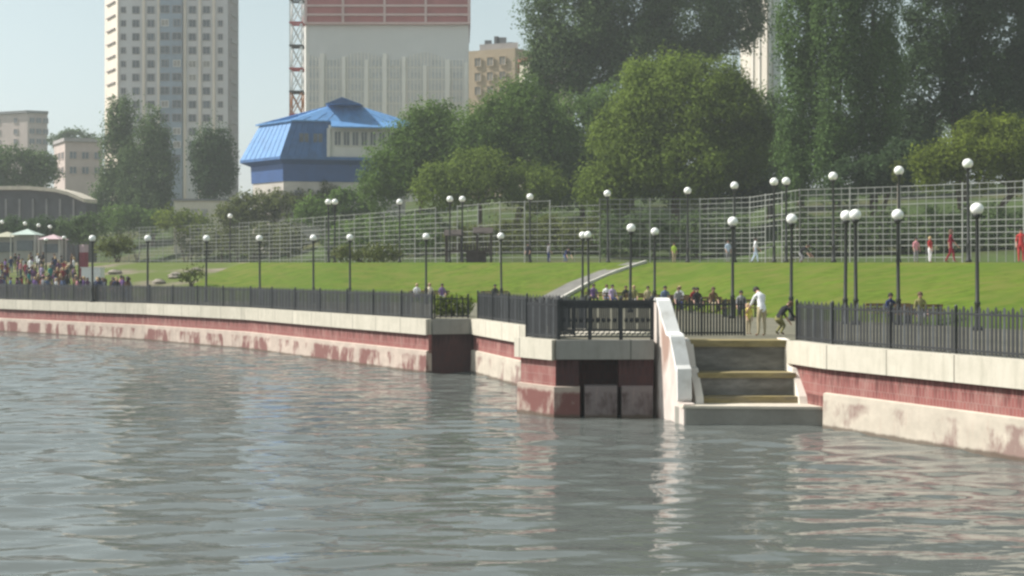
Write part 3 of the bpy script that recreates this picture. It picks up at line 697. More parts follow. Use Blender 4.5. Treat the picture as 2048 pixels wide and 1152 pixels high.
def tree(name, label, lobes, d, leafm, trunk=(None, 0.28), cat='tree', group=None, bark='bark', limbs=True, **kw):
    x0 = trunk[0] if trunk[0] is not None else sum(l[0] for l in lobes) / len(lobes)
    X = kx(x0) * d; z = ground_z(X, d)
    t = thing(name, (X, d, z), label, cat, group)
    crown_mesh('crown', lobes, d, LM[leafm], t, **kw)
    mb = MB(); r = trunk[1]; top = max(lobes, key=lambda l: l[2] * l[3]); tc = P(top[0], top[1], d)
    if name == 'shrub':
        for i in range(5):
            l = random.choice(lobes); c = P(l[0] + random.uniform(-.4, .4) * l[2], l[1], d)
            mb.tube((X + random.uniform(-.3, .3), d, z - 0.1), c, r * .5, r * .15, 6)
    else:
        mid = Vector((X + (tc.x - X) * .4, d, z + (tc.z - z) * 0.5))
        mb.tube((X, d, z - 0.3), mid, r * 1.15, r * .8, 9); mb.tube(mid, tc, r * .8, r * .4, 8)
        for l in lobes:
            c = P(l[0], l[1] + l[3] * .2, d) + Vector((0, l[4] if len(l) > 4 else 0, 0))
            mb.tube(mid.lerp(tc, random.uniform(0, .6)), c, r * .45, r * .12, 6)
            for q in range(2):
                e = c + Vector((random.uniform(-.6, .6) * l[2] * d / F, random.uniform(-.4, .4) * l[2] * d / F, random.uniform(-.2, .6) * l[3] * d / F))
                mb.tube(c.lerp(tc, .3), e, r * .2, r * .05, 5)
    mb.build('stem' if name == 'shrub' else 'trunk', M[bark], t)
    return t
BU = 'broad green trees behind the lattice fence'
tree('willow', 'big round light green willow in the middle behind the lattice fence', [(1360, 225, 140, 105, 0), (1265, 300, 90, 95, -1), (1465, 270, 85, 110, 0), (1370, 330, 120, 75, -2), (1220, 380, 60, 55, 0), (1330, 165, 75, 50, 1), (1430, 175, 70, 55, 1)], 118, 'willow', (1350, 0.45), clump=30, leaf=4.0, elong=1.8)
tree('broad_tree', 'low dark foliage standing in for the shadowed base of the willow', [(1340, 372, 70, 42), (1420, 368, 75, 45), (1500, 378, 50, 40), (1450, 330, 45, 40)], 124, 'deep', (1400, 0.25), group=BU, clump=18)  # shadow under the willow, put in as dark leaves
tree('broad_tree', 'bushy mid green tree left of the willow, tallest of the bush mass', [(1010, 260, 95, 75), (1080, 300, 85, 90), (960, 300, 80, 80), (1040, 210, 60, 45), (1120, 350, 60, 60)], 136, 'bush', (1030, 0.4), group=BU, clump=28)
tree('broad_tree', 'bushy green tree beside the blue house hiding its right end', [(850, 285, 70, 75), (800, 340, 65, 60), (900, 330, 75, 70), (870, 240, 45, 35), (760, 375, 40, 40)], 138, 'bush', (840, 0.35), group=BU, clump=26)
tree('broad_tree', 'yellow green tree low in front of the bush mass', [(960, 360, 80, 50), (1060, 375, 70, 40), (880, 375, 60, 40)], 128, 'willow', (960, 0.3), group=BU, clump=26)
tree('broad_tree', 'tall dark grey green tree rising out of frame behind the willow', [(1150, 45, 105, 95, 0), (1250, 20, 110, 100, 2), (1380, 50, 110, 90, 0), (1470, 15, 70, 80, 2), (1120, 130, 70, 60, -1), (1300, 110, 100, 60, 0), (1080, 190, 40, 60, 0), (1190, 150, 60, 50, 0), (1200, -90, 120, 80, 0), (1370, -80, 120, 80, 0)], 150, 'dark', (1260, 0.5), group=BU, clump=26)
tree('broad_tree', 'dim green tree filling the gap between the bush mass and the willow', [(1165, 260, 70, 80), (1150, 340, 70, 70), (1220, 220, 60, 50), (1240, 330, 60, 70)], 142, 'bush', (1165, 0.3), group=BU, clump=26)
tree('broad_tree', 'dark tree seen between willow and poplars below the white block', [(1540, 260, 55, 75), (1560, 340, 60, 60), (1500, 330, 50, 60)], 130, 'dark', (1540, 0.3), group=BU, clump=22)
tree('broad_tree', 'grey green tree at the right edge behind the deep dark tree', [(2050, 210, 80, 70), (1980, 260, 80, 60), (1900, 280, 80, 60), (1820, 330, 70, 60), (2120, 280, 80, 80)], 135, 'dark', (2020, 0.4), group=BU, clump=24)
PO = 'poplars behind the lattice fence'
def poplar(label, cols_, d, leafm, x, **kw): return tree('poplar', label, cols_, d, leafm, (x, 0.35), 'tree', PO, aniso=2.1, clump=20, **kw)
poplar('tall dark poplar, leftmost of the poplars right of the white block', [(1595, 60, 45, 130), (1605, 220, 50, 130), (1590, 330, 38, 70), (1620, -60, 45, 80)], 106, 'poplar', 1600)
poplar('tall poplar with drooping columns of leaves, second right of the white block', [(1670, 30, 50, 140), (1680, 200, 52, 140), (1660, 310, 40, 75), (1690, -70, 50, 80)], 104, 'poplar', 1672)
poplar('tall poplar just left of the deep dark tree, with lighter leaf tips', [(1745, 20, 46, 140), (1755, 170, 48, 130), (1740, 290, 40, 90), (1750, -80, 45, 80)], 105, 'poplar', 1748)
tree('broad_tree', 'deep dark tree filling the upper right corner', [(1880, 40, 90, 110), (1990, 60, 90, 110), (1850, 170, 70, 90), (1950, 190, 80, 70), (2060, 150, 70, 90), (1830, 270, 50, 60), (1900, -60, 110, 80), (2040, -60, 110, 80), (2120, 40, 80, 120)], 112, 'deep', (1930, 0.5), group=BU, clump=26)
tree('broad_tree', 'yellow green bushy tree behind the ball court at the right', [(1930, 320, 80, 55), (2010, 300, 75, 60), (1870, 340, 50, 40), (2080, 330, 80, 60), (1960, 270, 50, 35)], 97, 'lime', (1960, 0.3), group=BU, clump=26)
tree('broad_tree', 'dark low tree behind the ball court, left of the yellow green tree', [(1800, 330, 45, 45), (1750, 350, 45, 40), (1690, 360, 45, 40)], 101, 'deep', (1750, 0.2), group=BU, clump=15)
tree('dead_tree', 'small pale tree with bare twigs beside the tall terrace lamp', [(1795, 345, 14, 25)], 92, 'olive', (1795, 0.06), bark='barkpale', cover=0.5, clump=8)
LT = 'columnar trees before the tower block'
def colm(label, l, d, lm, x, **kw): return tree('columnar_tree', label, l, d, lm, (x, 0.4), 'tree', LT, aniso=1.6, clump=17, leaf=3.8, **kw)
colm('narrow dark columnar tree with the highest tip, left of its group', [(244, 240, 28, 48), (238, 320, 36, 70), (230, 400, 42, 55)], 205, 'dark', 240)
colm('broad columnar tree in front of the tower, between two others', [(306, 280, 32, 62), (312, 345, 40, 70), (300, 415, 50, 50), (268, 370, 30, 70)], 202, 'dark', 305)
colm('separate dark columnar tree at the right foot of the tower', [(425, 300, 28, 50), (430, 350, 38, 55), (405, 320, 22, 50), (448, 320, 20, 60)], 200, 'deep', 427)
tree('broad_tree', 'hazy rounded tree above the curved roof at the left edge', [(30, 335, 60, 42), (85, 345, 38, 38), (-40, 330, 60, 45)], 215, 'dark', (40, 0.4), clump=16, leaf=4.2, group='hazy trees at the left edge')
tree('broad_tree', 'distant dark treetops behind the beige block', [(150, 278, 32, 20), (185, 285, 22, 16), (115, 285, 20, 14)], 330, 'dark', (150, 0.5), clump=10, leaf=4, group='hazy trees at the left edge')
SH = 'shrubs along the terrace'
def shrub(label, l, d, lm, **kw): return tree('shrub', label, l, d, lm, (None, 0.12), 'shrub', SH, clump=13, leaf=4.5, **kw)
shrub('green shrub at the foot of the columnar trees', [(250, 435, 40, 25), (300, 440, 40, 22)], 186, 'bush')
shrub('yellow green shrub before the pale hut', [(350, 440, 40, 22), (395, 450, 35, 18)], 176, 'lime')
shrub('olive shrub below the beige house base', [(520, 415, 50, 34), (590, 412, 55, 38), (650, 408, 45, 40), (470, 430, 40, 28)], 168, 'olive')
shrub('dark green shrub left of the twin terrace lamps', [(640, 425, 50, 30), (700, 415, 50, 40)], 150, 'bush')
HG = 'overgrown hedges behind the lattice fence'
def hedge(label, x0, x1, ytop, d0, d1, lm):
    n = int((x1 - x0) / 38); d = (d0 + d1) / 2
    t = thing('hedge', (kx((x0 + x1) / 2) * d, d, ground_z(kx((x0 + x1) / 2) * d, d)), label, 'hedge', HG)
    lobes = []
    for i in range(n):
        x = x0 + (i + .5) * (x1 - x0) / n; hh = random.uniform(0.8, 1.1) * (505 - ytop)
        dd = d0 + (d1 - d0) * (i + .5) / n
        lobes.append((x, 510 - hh / 2, 30, hh / 2, dd - d))
    crown_mesh('foliage', lobes, d, LM[lm], t, leaf=4.4, cover=4.5, clump=15)
    mb = MB()
    for l in lobes:
        p = P(l[0], l[1], d) + Vector((0, l[4], 0)); mb.tube((p.x, p.y, ground_z(p.x, p.y) - .2), p, .12, .05, 6)
    mb.build('stem', M['bark'], t)
hedge('overgrown olive hedge behind the left end of the lattice fence', 330, 620, 440, 178, 158, 'olive')
hedge('green hedge behind the lattice fence under the bushy trees', 620, 900, 425, 150, 126, 'bush')
hedge('olive green hedge behind the lattice fence left of the ramp', 900, 1200, 428, 122, 112, 'olive')
hedge('dark green hedge behind the lattice fence under the willow', 1200, 1500, 415, 110, 109, 'dark')
hedge('grey green hedge behind the ball court at the right', 1590, 2110, 405, 97, 89, 'dark')
t = thing('hedge', (kx(905) * 57.5, 57.5, ZQ - .01), 'short clipped green hedge behind the thin railing of the notch', 'hedge')
crown_mesh('foliage', [(882, 612, 17, 22), (905, 610, 18, 23), (928, 612, 17, 22)], 57.5, LM['lime'], t, leaf=4.5, cover=5, clump=9)
mb = MB()
for x in (882, 905, 928): mb.tube(P(x, 632, 57.5), P(x, 606, 57.5), .04, .02, 5)
mb.build('stem', M['bark'], t)
shrub('olive shrub at the top of the bare slope behind the white cart', [(222, 495, 26, 16), (250, 488, 22, 14)], 118, 'olive')
shrub('dark shrub at the edge of the terrace before the hall', [(180, 455, 40, 28), (135, 462, 36, 24)], 150, 'dark')
shrub('dark shrub behind the kiosks at the left edge', [(30, 462, 50, 26), (85, 460, 40, 26)], 150, 'deep')
shrub('low tuft of dry weeds at the narrow tip of the lawn', [(372, 552, 16, 6), (395, 545, 14, 6)], 95, 'olive')
shrub('low clipped shrub on the terrace left of the dark play frame', [(760, 505, 40, 14), (700, 508, 30, 12)], 100, 'olive')

# ------------------------------------------------------------------ buildings
def win_mesh(w_, h_, fr, mf, mg, inset_=0.1):
    mb = MB(); mb.box((0, 0.02, 0), (w_ - 2 * fr, 0.06, h_ - 2 * fr))
    mb.cur = 1
    for x in (-1, 1): mb.box((x * (w_ - fr) / 2, -0.03, 0), (fr, 0.14, h_))
    for z in (-1, 1): mb.box((0, -0.032, z * (h_ - fr) / 2), (w_ - 2 * fr, 0.14, fr))
    mb.box((0, -0.02, 0), (fr * .7, 0.06, h_ - 2 * fr))
    me = bpy.data.meshes.new('window'); me.from_pydata(mb.v, [], mb.f); me.materials.append(mg); me.materials.append(mf)
    me.polygons.foreach_set('material_index', mb.mi); me.update(); return me
def put_window(me, parent, p, rz=0.0):
    o = bpy.data.objects.new('window', me); COL.objects.link(o); o.parent = parent; o.location = Vector(p) - parent_off(parent); o.rotation_euler = (0, 0, rz); return o
M['towerwall'] = mat('beige tower render', (0.57, 0.56, 0.55), 0.9, 0.08, 0.15, col2=(0.52, 0.515, 0.51), mix=0.4)
M['towerblue'] = mat('grey blue glazed bay', (0.26, 0.31, 0.36), 0.4, 0.15, 0.4)
M['towerdark'] = mat('dark loggia wall', (0.34, 0.31, 0.30), 0.9, 0.15, 0.4)
M['towerlight'] = mat('cream tower ribs and sunlit corner', (0.70, 0.62, 0.52), 0.9, 0.08, 0.3)
M['curtain'] = mat('curtained pane', (0.30, 0.28, 0.25), 0.5, 0.3, 0.8)
M['whiteframe'] = mat('white window frame', (0.66, 0.64, 0.60), 0.6, 0.05, 1)
M['greyblock'] = mat('pale grey block wall', (0.64, 0.64, 0.625), 0.9, 0.05, 0.12, col2=(0.68, 0.66, 0.63), mix=0.5)
M['pilaster'] = mat('pale pilaster', (0.82, 0.79, 0.73), 0.9, 0.05, 0.3)
M['redband'] = mat('pinkish red cladding', (0.42, 0.15, 0.14), 0.9, 0.14, 0.3)
M['palepink'] = mat('pale slab edge', (0.62, 0.45, 0.42), 0.9, 0.08, 0.4)
M['creamwhite'] = mat('cream white plaster', (0.56, 0.52, 0.45), 0.9, 0.06, 0.3)
M['tan'] = mat('tan render', (0.42, 0.335, 0.235), 0.9, 0.10, 0.2)
M['greyroof'] = mat('grey roof', (0.20, 0.20, 0.20), 0.8, 0.2, 0.5)
M['bluelight'] = mat('blue sheet metal', (0.095, 0.25, 0.50), 0.6, 0.18, 0.9, spec=0.5)
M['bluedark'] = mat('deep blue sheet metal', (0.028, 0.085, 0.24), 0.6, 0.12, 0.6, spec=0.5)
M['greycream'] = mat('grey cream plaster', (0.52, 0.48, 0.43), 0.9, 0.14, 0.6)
M['blueshade'] = mat('shade toned blue sheet metal', (0.042, 0.125, 0.30), 0.6, 0.25, 0.8, spec=0.5)  # darker copy of the blue, carrying the shade of the front side
M['cream'] = mat('cream plaster', (0.62, 0.57, 0.46), 0.9, 0.1, 0.6)
M['greywall'] = mat('shaded grey plaster', (0.36, 0.34, 0.33), 0.9, 0.12, 0.5)  # plain grey for balconies, attic, kiosk walls and shutters
M['pinkwall'] = mat('pale pink wall', (0.50, 0.42, 0.38), 0.9, 0.1, 0.4)
M['redbrick2'] = mat('dull red brick wall', (0.30, 0.13, 0.10), 0.9, 0.15, 0.5)
M['white'] = mat('white paint', (0.80, 0.80, 0.78), 0.7, 0.04, 1.0)
M['red'] = mat('red paint', (0.42, 0.05, 0.05), 0.7, 0.15, 1.0)
M['orange'] = mat('rusty orange paint', (0.42, 0.16, 0.06), 0.7, 0.2, 1.0)
M['timber'] = mat('dark stained timber', (0.055, 0.045, 0.04), 0.85, 0.3, 2.0)

# tower block
dT = 262.0; sT = dT / F
t = thing('tower_block', (kx(345) * dT, dT + 12, 8), 'tall beige tower block with many small windows rising out of frame at the left', 'tower block')
zb, ztp = 6.0, 76.0
def TX(x): return kx(x) * dT
def TQ(x, o): return (kx(x) * (dT + o), dT + o)
mb = MB(); mb.prism([TQ(236, 0), TQ(456, 0), TQ(475, 5), TQ(474, 26), TQ(216, 26), TQ(212, 7)], zb, ztp); mb.build('wall', M['towerwall'], t)
mb = MB(); mb.prism([TQ(457, -.1), TQ(477, 4.6), TQ(477, 12), TQ(473, 12), TQ(457, .6)], zb, ztp - 1); mb.build('loggia_stack', M['towerdark'], t)
mb = MB(); mb.prism([TQ(209.5, 6.8), TQ(235, -.25), TQ(238, -.2), TQ(238, 1), TQ(213, 8)], zb, ztp - 1); mb.build('sunlit_face', M['towerlight'], t)  # left face of the tower, its sunlight put in as a paler cream
mb = MB(); mb.box(((TX(322) + TX(366)) / 2, dT - 0.35, (zb + ztp) / 2), (TX(366) - TX(322), 0.9, ztp - zb - 1)); mb.build('glazed_bay', M['towerblue'], t)
mb = MB(); mb.box((TX(345), dT + 13, ztp + 0.5), (26.5, 25, 1.0)); mb.build('roof', M['greyroof'], t)
for x in (288, 318, 370, 400, 428):
    mb = MB(); mb.box((TX(x), dT - 0.18, (zb + ztp) / 2), (0.55, 0.5, ztp - zb - 1)); mb.build('rib', M['towerlight'], t)
fl = 2.95; zf0 = CZ + (HY - 20) / F * dT
wA = win_mesh(1.6, 1.65, 0.10, M['towerdark'], M['glass']); wB = win_mesh(2.0, 1.7, 0.10, M['towerdark'], M['glass']); wC = win_mesh(1.1, 1.4, 0.12, M['towerdark'], M['glass'])
wA2 = win_mesh(1.6, 1.65, 0.10, M['towerdark'], M['glassgrey']); wB2 = win_mesh(1.7, 1.5, 0.13, M['whiteframe'], M['curtain'])
rest = MB()
for k in range(-5, 12):
    z = zf0 - k * fl
    if z > ztp - 2: continue
    for x, me, yy in ((247, wC, -0.05), (272, wA, -0.05), (302, wA, -0.05), (332, wB, -0.84), (356, wB, -0.84), (385, wA, -0.05), (413, wA, -0.05), (441, wC, -0.05)):
        me = me if random.random() < .72 else random.choice((wA2, wB2)) if me in (wA, wB) else me
        if k >= -1 and (CZ + (HY - 300) / F * dT) < z: put_window(me, t, (TX(x), dT + yy, z))
        else: rest.box((TX(x), dT + yy, z), (1.4, 0.1, 1.5))
    if k >= -1 and k <= 10:
        mb = MB(); c = Vector((*TQ(467, 2.2), z - 0.6)); mb.box(c, (2.6, 0.5, 0.9), math.atan2(4.7, TQ(477, 4.6)[0] - TX(457))); mb.build('balcony', M['greywall'], t)
        mb = MB(); a_, b_ = Vector((*TQ(214, 5.2), z)), Vector((*TQ(230, 0.75), z)); mb.beam(a_ + Vector((0, 0, -.9)), b_ + Vector((0, 0, -.9)), 0.5, 0.25); mb.build('balcony', M['towerdark'], t)
o = rest.build('window', M['glass'], t); o['kind'] = 'stuff'

# grey slab block with red top
dB = 225.0
def BX(x): return kx(x) * dB
def BQ(x, o): return (kx(x) * (dB + o), dB + o)
def BZ(y): return CZ + (HY - y) / F * dB
t = thing('apartment_block', (BX(770), dB + 10, 8), 'pale grey slab block with pale pilasters and a red upper band', 'apartment block')
mb = MB(); mb.prism([BQ(612, 0), BQ(938, 0), BQ(937, 18), BQ(608, 18), BQ(604, 4)], 6, BZ(50)); mb.build('wall', M['greyblock'], t)
mb = MB(); mb.prism([BQ(610, -.5), BQ(941, -.5), BQ(939, 18), BQ(607, 18), BQ(602, 4)], BZ(50), BZ(-60)); mb.build('red_storey', M['redband'], t)
mb = MB(); mb.prism([BQ(602, 3.7), BQ(611, -.1), BQ(615, -.12), BQ(615, .5), BQ(606, 5)], 6, BZ(52)); mb.build('sunlit_edge', M['pilaster'], t)  # left edge of the block, painted pale to look sunlit
for y in (48, 31, 13, -8, -28):
    mb = MB(); mb.box((BX(775), dB - 0.6, BZ(y)), (BX(941) - BX(609), 0.5, 0.38)); mb.build('slab_band', M['palepink'], t)
for x in (613, 687, 770, 852, 938):
    mb = MB(); mb.box((BX(x), dB - 0.72, BZ(-5)), (0.42, 0.3, BZ(-60) - BZ(50))); mb.build('mullion_strip', M['palepink'], t)
for i, x in enumerate((645, 688, 733, 770, 808, 850, 896, 932)):
    mb = MB(); ytop = 108 + (i % 3) * 6 + (12 if i > 4 else 0); mb.box((BX(x), dB - 0.25, (BZ(ytop) + 6) / 2), (0.75, 0.6, BZ(ytop) - 6)); mb.build('pilaster', M['pilaster'], t)
wP = win_mesh(1.7, 1.2, 0.1, M['whiteframe'], M['glassgrey'])
for y in (126, 150, 174, 198):
    mb = MB(); mb.box((BX(775), dB - 0.03, BZ(y + 9)), (BX(936) - BX(616), 0.1, 0.16)); mb.build('floor_band', M['pilaster'], t)
M['paleglass'] = mat('hazy pale glazing', (0.56, 0.57, 0.57), 0.4, 0.1, 0.5)
wP = win_mesh(1.9, 1.15, 0.12, M['greyblock'], M['paleglass'])
for y in (126, 150, 174, 198):
    for x in (628, 666, 711, 752, 789, 829, 873, 915): put_window(wP, t, (BX(x), dB - 0.04, BZ(y)))

mb = MB()
for x in range(618, 936, 7):
    yt = 112 + 8 * math.sin(x * 0.05); mb.box((BX(x), dB - 0.1, (BZ(yt) + 6) / 2), (0.16, 0.22, BZ(yt) - 6))
mb.build('sheeting_fold', M['pilaster'], t)
# lattice mast beside it
dM = 215.0
t = thing('lattice_mast', (kx(594) * dM, dM, 8), 'red and white lattice mast left of the grey slab block', 'mast')
xm, hw = kx(594) * dM, 1.05; z = 8.0; i = 0
while z < 62:
    z2 = z + 4.1; mb = MB()
    for a in (-1, 1):
        for b in (-1, 1): mb.beam((xm + a * hw, dM + b * hw, z), (xm + a * hw, dM + b * hw, z2 - 0.02), 0.22, 0.22)
    ysec = HY - (z + 2 - CZ) * F / dM
    mname = 'orange' if 170 < ysec < 260 else 'white'
    for b in (-1, 1):
        mb.beam((xm - hw, dM + b * hw, z), (xm + hw, dM + b * hw, z2), 0.16, 0.16); mb.beam((xm - hw, dM + b * hw, z2 - .1), (xm + hw, dM + b * hw, z), 0.16, 0.16)
        mb.beam((xm + b * hw, dM - hw, z), (xm + b * hw, dM + hw, z2), 0.16, 0.16)
    mb.build('mast_section', M[mname], t)
    mb = MB()
    for b in (-1, 1): mb.box((xm, dM + b * hw, z2 - .1), (2 * hw + .3, 0.3, 0.34)); mb.box((xm + b * hw, dM, z2 - .1), (0.3, 2 * hw + .3 - 0.61, 0.33))
    mb.build('platform_ring', M['red'] if i % 2 else M['timber'], t)
    z = z2; i += 1

# tan block with cluttered roof
dC = 200.0
def CXX(x): return kx(x) * dC
def CZZ(y): return CZ + (HY - y) / F * dC
t = thing('tan_block', (CXX(1000), dC, 8), 'tan block with clutter on its roof right of the grey slab block', 'apartment block')
mb = MB(); mb.prism([(CXX(936), dC + 3), (CXX(1030), dC), (CXX(1075), dC + 4), (CXX(1075), dC + 16), (CXX(936), dC + 16)], 6, CZZ(96)); mb.build('wall', M['tan'], t)
mb = MB(); mb.prism([(CXX(958), dC + 4), (CXX(1036), dC + 2), (CXX(1036), dC + 10), (CXX(958), dC + 10)], CZZ(96), CZZ(80)); mb.build('attic', M['greywall'], t)
mb = MB()
for x, y, w_ in ((975, 68, 1.2), (992, 60, 0.8), (1003, 62, 1.6), (1020, 72, 1.0)): mb.box((CXX(x), dC + 6, (CZZ(y) + CZZ(82)) / 2), (w_, 1.2, CZZ(y) - CZZ(82)))
mb.build('chimney', M['greyroof'], t)
wT = win_mesh(1.3, 1.6, 0.12, M['tan'], M['curtain'])
for y in (120, 150, 178):
    for x in (955, 980, 1005): put_window(wT, t, (CXX(x), dC + 2.85 - (x - 936) / 94 * 3 , CZZ(y)), -math.atan2(3, CXX(1030) - CXX(936)))

# building seen through the dark tree
dD = 172.0
t = thing('cream_house', (kx(1085) * dD, dD, 8), 'cream and red brick house glimpsed through the dark tree beside the tan block', 'house')
z0, z1 = 6, CZ + (HY - 118) / F * dD
mb = MB(); mb.prism([(kx(1040) * dD, dD + 3), (kx(1090) * dD, dD), (kx(1150) * dD, dD + 4), (kx(1150) * dD, dD + 12), (kx(1040) * dD, dD + 12)], z0, z1); mb.build('wall', M['cream'], t)
mb = MB(); mb.box((kx(1094) * dD, dD + 0.3, (z0 + z1) / 2 - 1), (1.6, 1.2, z1 - z0 - 3)); mb.build('brick_pier', M['redbrick2'], t)
mb = MB(); a = [(kx(1036) * dD, dD + 3), (kx(1090) * dD, dD - .5), (kx(1155) * dD, dD + 4), (kx(1155) * dD, dD + 12), (kx(1036) * dD, dD + 12)]; mb.prism(a, z1, z1 + 0.5); mb.build('roof', M['redbrick2'], t)
wD = win_mesh(1.2, 1.7, 0.12, M['white'], M['glass'])
for zz in (z1 - 3, z1 - 6.5, z1 - 10):
    for x in (1056, 1072): put_window(wD, t, (kx(x) * dD, dD + 2.9 - (x - 1040) / 50 * 3, zz), -math.atan2(3, kx(1090) * dD - kx(1040) * dD))

# white block between the trees
dW = 165.0
t = thing('white_block', (kx(1530) * dW, dW, 8), 'tall narrow white block showing between the willow and the poplars', 'apartment block')
mb = MB(); mb.prism([(kx(1510) * dW, dW + 4), (kx(1534) * dW, dW), (kx(1548) * dW, dW + 0.6), (kx(1548) * dW, dW + 12), (kx(1514) * dW, dW + 12)], 6, 52); mb.build('wall', M['creamwhite'], t)
mb = MB(); mb.prism([(kx(1549) * dW, dW + 0.62), (kx(1566) * dW, dW + 1.3), (kx(1566) * dW, dW + 12), (kx(1549) * dW, dW + 12)], 6, 51); mb.build('shaded_wing', M['greyblock'], t)
for x in (1516, 1525, 1540):
    q = (1534 - x) / 24 * 4 if x < 1534 else 0.2
    mb = MB(); mb.box((kx(x) * dW, dW + q - 0.1, 29), (0.35, 0.35, 45)); mb.build('rib', M['pilaster'], t)
wW = win_mesh(0.7, 1.2, 0.08, M['white'], M['glassgrey'])
for k in range(6): put_window(wW, t, (kx(1541) * dW, dW + 0.24, 34 + k * 3))

# blue pavilion
def pv2(x, d): return Vector((kx(x) * d, d))
pC, pR, pL = pv2(560, 165), pv2(838, 168), pv2(480, 171.5); pB = pL + (pR - pC)
PLAN = [pL, pC, pR, pB]
def inset4(ds, pts=PLAN):
    lines = []
    for i in range(4):
        a, b = pts[i], pts[(i + 1) % 4]; d = (b - a).normalized(); n = Vector((-d.y, d.x)); lines.append((a + n * ds[i], d))
    out = []
    for i in range(4):
        (p, u), (q, v) = lines[i - 1], lines[i]; den = u.x * v.y - u.y * v.x; w_ = q - p; out.append(p + u * ((w_.x * v.y - w_.y * v.x) / den))
    return out
zS, zF, zT, zE, zA, zN = 20.0, 20.4, 25.3, 24.35, 28.6, 17.1
t = thing('blue_pavilion', (pC.x, pC.y, 12), 'pavilion with bright blue metal hip roof and overhanging dark blue upper storey', 'pavilion')
def ringwall(name, p0, z0, p1, z1, m, edges=range(4)):
    mb = MB(); mb.add([(*p, z0) for p in p0] + [(*p, z1) for p in p1], [(i, (i + 1) % 4, 4 + (i + 1) % 4, 4 + i) for i in edges]); return mb.build(name, m, t)
base = inset4((0.9, 0.9, 0.9, 0.9)); mid = inset4((0.75,) * 4)
mb = MB(); mb.prism(base, 5, zN); wl_ = mb.build('base_wall', M['greycream'], t)
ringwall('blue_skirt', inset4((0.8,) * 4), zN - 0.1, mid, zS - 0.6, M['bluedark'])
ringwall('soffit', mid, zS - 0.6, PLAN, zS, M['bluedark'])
ringwall('floor_edge', PLAN, zS, PLAN, zF, M['blueshade'])
topi = inset4((1.7, 0.75, 0.8, 0.8))
def panel_on(e, f0, f1, name, m, seams):
    a0, a1 = PLAN[e].lerp(PLAN[(e + 1) % 4], f0), PLAN[e].lerp(PLAN[(e + 1) % 4], f1)
    b0, b1 = topi[e].lerp(topi[(e + 1) % 4], f0), topi[e].lerp(topi[(e + 1) % 4], f1)
    mb = MB(); mb.add([(*a0, zF), (*a1, zF), (*b1, zT), (*b0, zT)], [(0, 1, 2, 3)]); o = mb.build(name, m, t)
    mb = MB()
    for q in range(1, seams): mb.beam((*a0.lerp(a1, q / seams), zF), (*b0.lerp(b1, q / seams), zT), 0.06, 0.08)
    mb.build('seam', m, t)
    return o
panel_on(0, 0, 1, 'mansard_panel', M['bluelight'], 8)
panel_on(1, 0, 0.345, 'mansard_panel', M['blueshade'], 7)
panel_on(2, 0, 1, 'mansard_panel', M['bluelight'], 5); panel_on(3, 0, 1, 'mansard_panel', M['bluelight'], 9)
dF = (pR - pC).normalized(); nF = Vector((dF.y, -dF.x)); rzF = math.atan2(dF.y, dF.x)
w0, w1 = pC.lerp(pR, 0.345) - nF * 0.3, pR - nF * 0.3
mb = MB(); mb.prism([w0, w1, w1 - nF * 0.6, w0 - nF * 0.6], zF, zE + 0.5); mb.build('window_wall', M['whiteframe'], t)
mb = MB(); q = w0 + nF * 0.15; mb.box((q.x, q.y, (zF + zE) / 2), (0.45, 0.4, zE - zF), rzF); mb.build('corner_post', M['whiteframe'], t)
wn_ = win_mesh(1.0, 2.1, 0.10, M['whiteframe'], M['glass'])
for q in range(9):
    p = w0 + dF * (1.25 + q * 1.22) + nF * 0.05; put_window(wn_, t, (p.x, p.y, zE - 1.35), rzF)
g1, g2 = pC.lerp(pR, 0.17), pC.lerp(pR, 0.27)
wb_ = win_mesh(1.5, 2.3, 0.12, M['blueshade'], M['glass'])
for g in (g1, g2): p = g - nF * 0.32; put_window(wb_, t, (p.x, p.y, zF + 2.2), rzF)
# hip roof and its lower eave over the windows
rc = (topi[0] + topi[1] + topi[2] + topi[3]) / 4; apx = kx(690) * rc.y
eo = inset4((1.4, 0.45, 0.5, 0.5))
mb = MB(); mb.add([(*p, zT) for p in eo] + [(*p, zT + 0.18) for p in eo] + [(apx, rc.y, zA)], [(0, 1, 5, 4), (1, 2, 6, 5), (2, 3, 7, 6), (3, 0, 4, 7), (4, 5, 8), (5, 6, 8), (6, 7, 8), (7, 4, 8), (3, 2, 1, 0)])
rf = mb.build('roof', M['bluelight'], t)
mb = MB()
for e in range(4):
    for q in range(1, 10):
        f = q / 10; p = eo[e].lerp(eo[(e + 1) % 4], f)
        mid_ = Vector((*p, zT + .18)).lerp(Vector((apx, rc.y, zA)), 1 - abs(2 * f - 1) * 0.9 if False else min(f, 1 - f) * 1.9)
        mb.beam((*p, zT + .2), mid_ + Vector((0, 0, .02)), 0.06, 0.07)
mb.build('seam', M['bluelight'], rf)
i0, i1 = eo[1].lerp(eo[2], 0.33), eo[2]
mb = MB(); o0, o1 = i0 + nF * 1.5, i1 + nF * 1.5 + dF * 0.8
mb.add([(*i0, zT - .02), (*i1, zT - .02), (*o1, zE), (*o0, zE), (*i0, zT + .16), (*i1, zT + .16), (*o1, zE + .18), (*o0, zE + .18)], [(0, 1, 2, 3), (7, 6, 5, 4), (3, 2, 6, 7), (0, 3, 7, 4), (2, 1, 5, 6)]); mb.build('eave', M['bluelight'], t)
mb = MB(); c = Vector((apx, rc.y, zA))
mb.add([(c.x - 2.4, c.y - 3.0, zA - .75), (c.x + 2.6, c.y - 3.0, zA - .75), (c.x, c.y - 3.0, zA + .2), (c.x, c.y + 1.0, zA + .25), (c.x - 2.4, c.y + .5, zA - .7), (c.x + 2.6, c.y + .5, zA - .7)], [(0, 1, 2), (0, 2, 3, 4), (1, 5, 3, 2), (0, 4, 5, 1)])
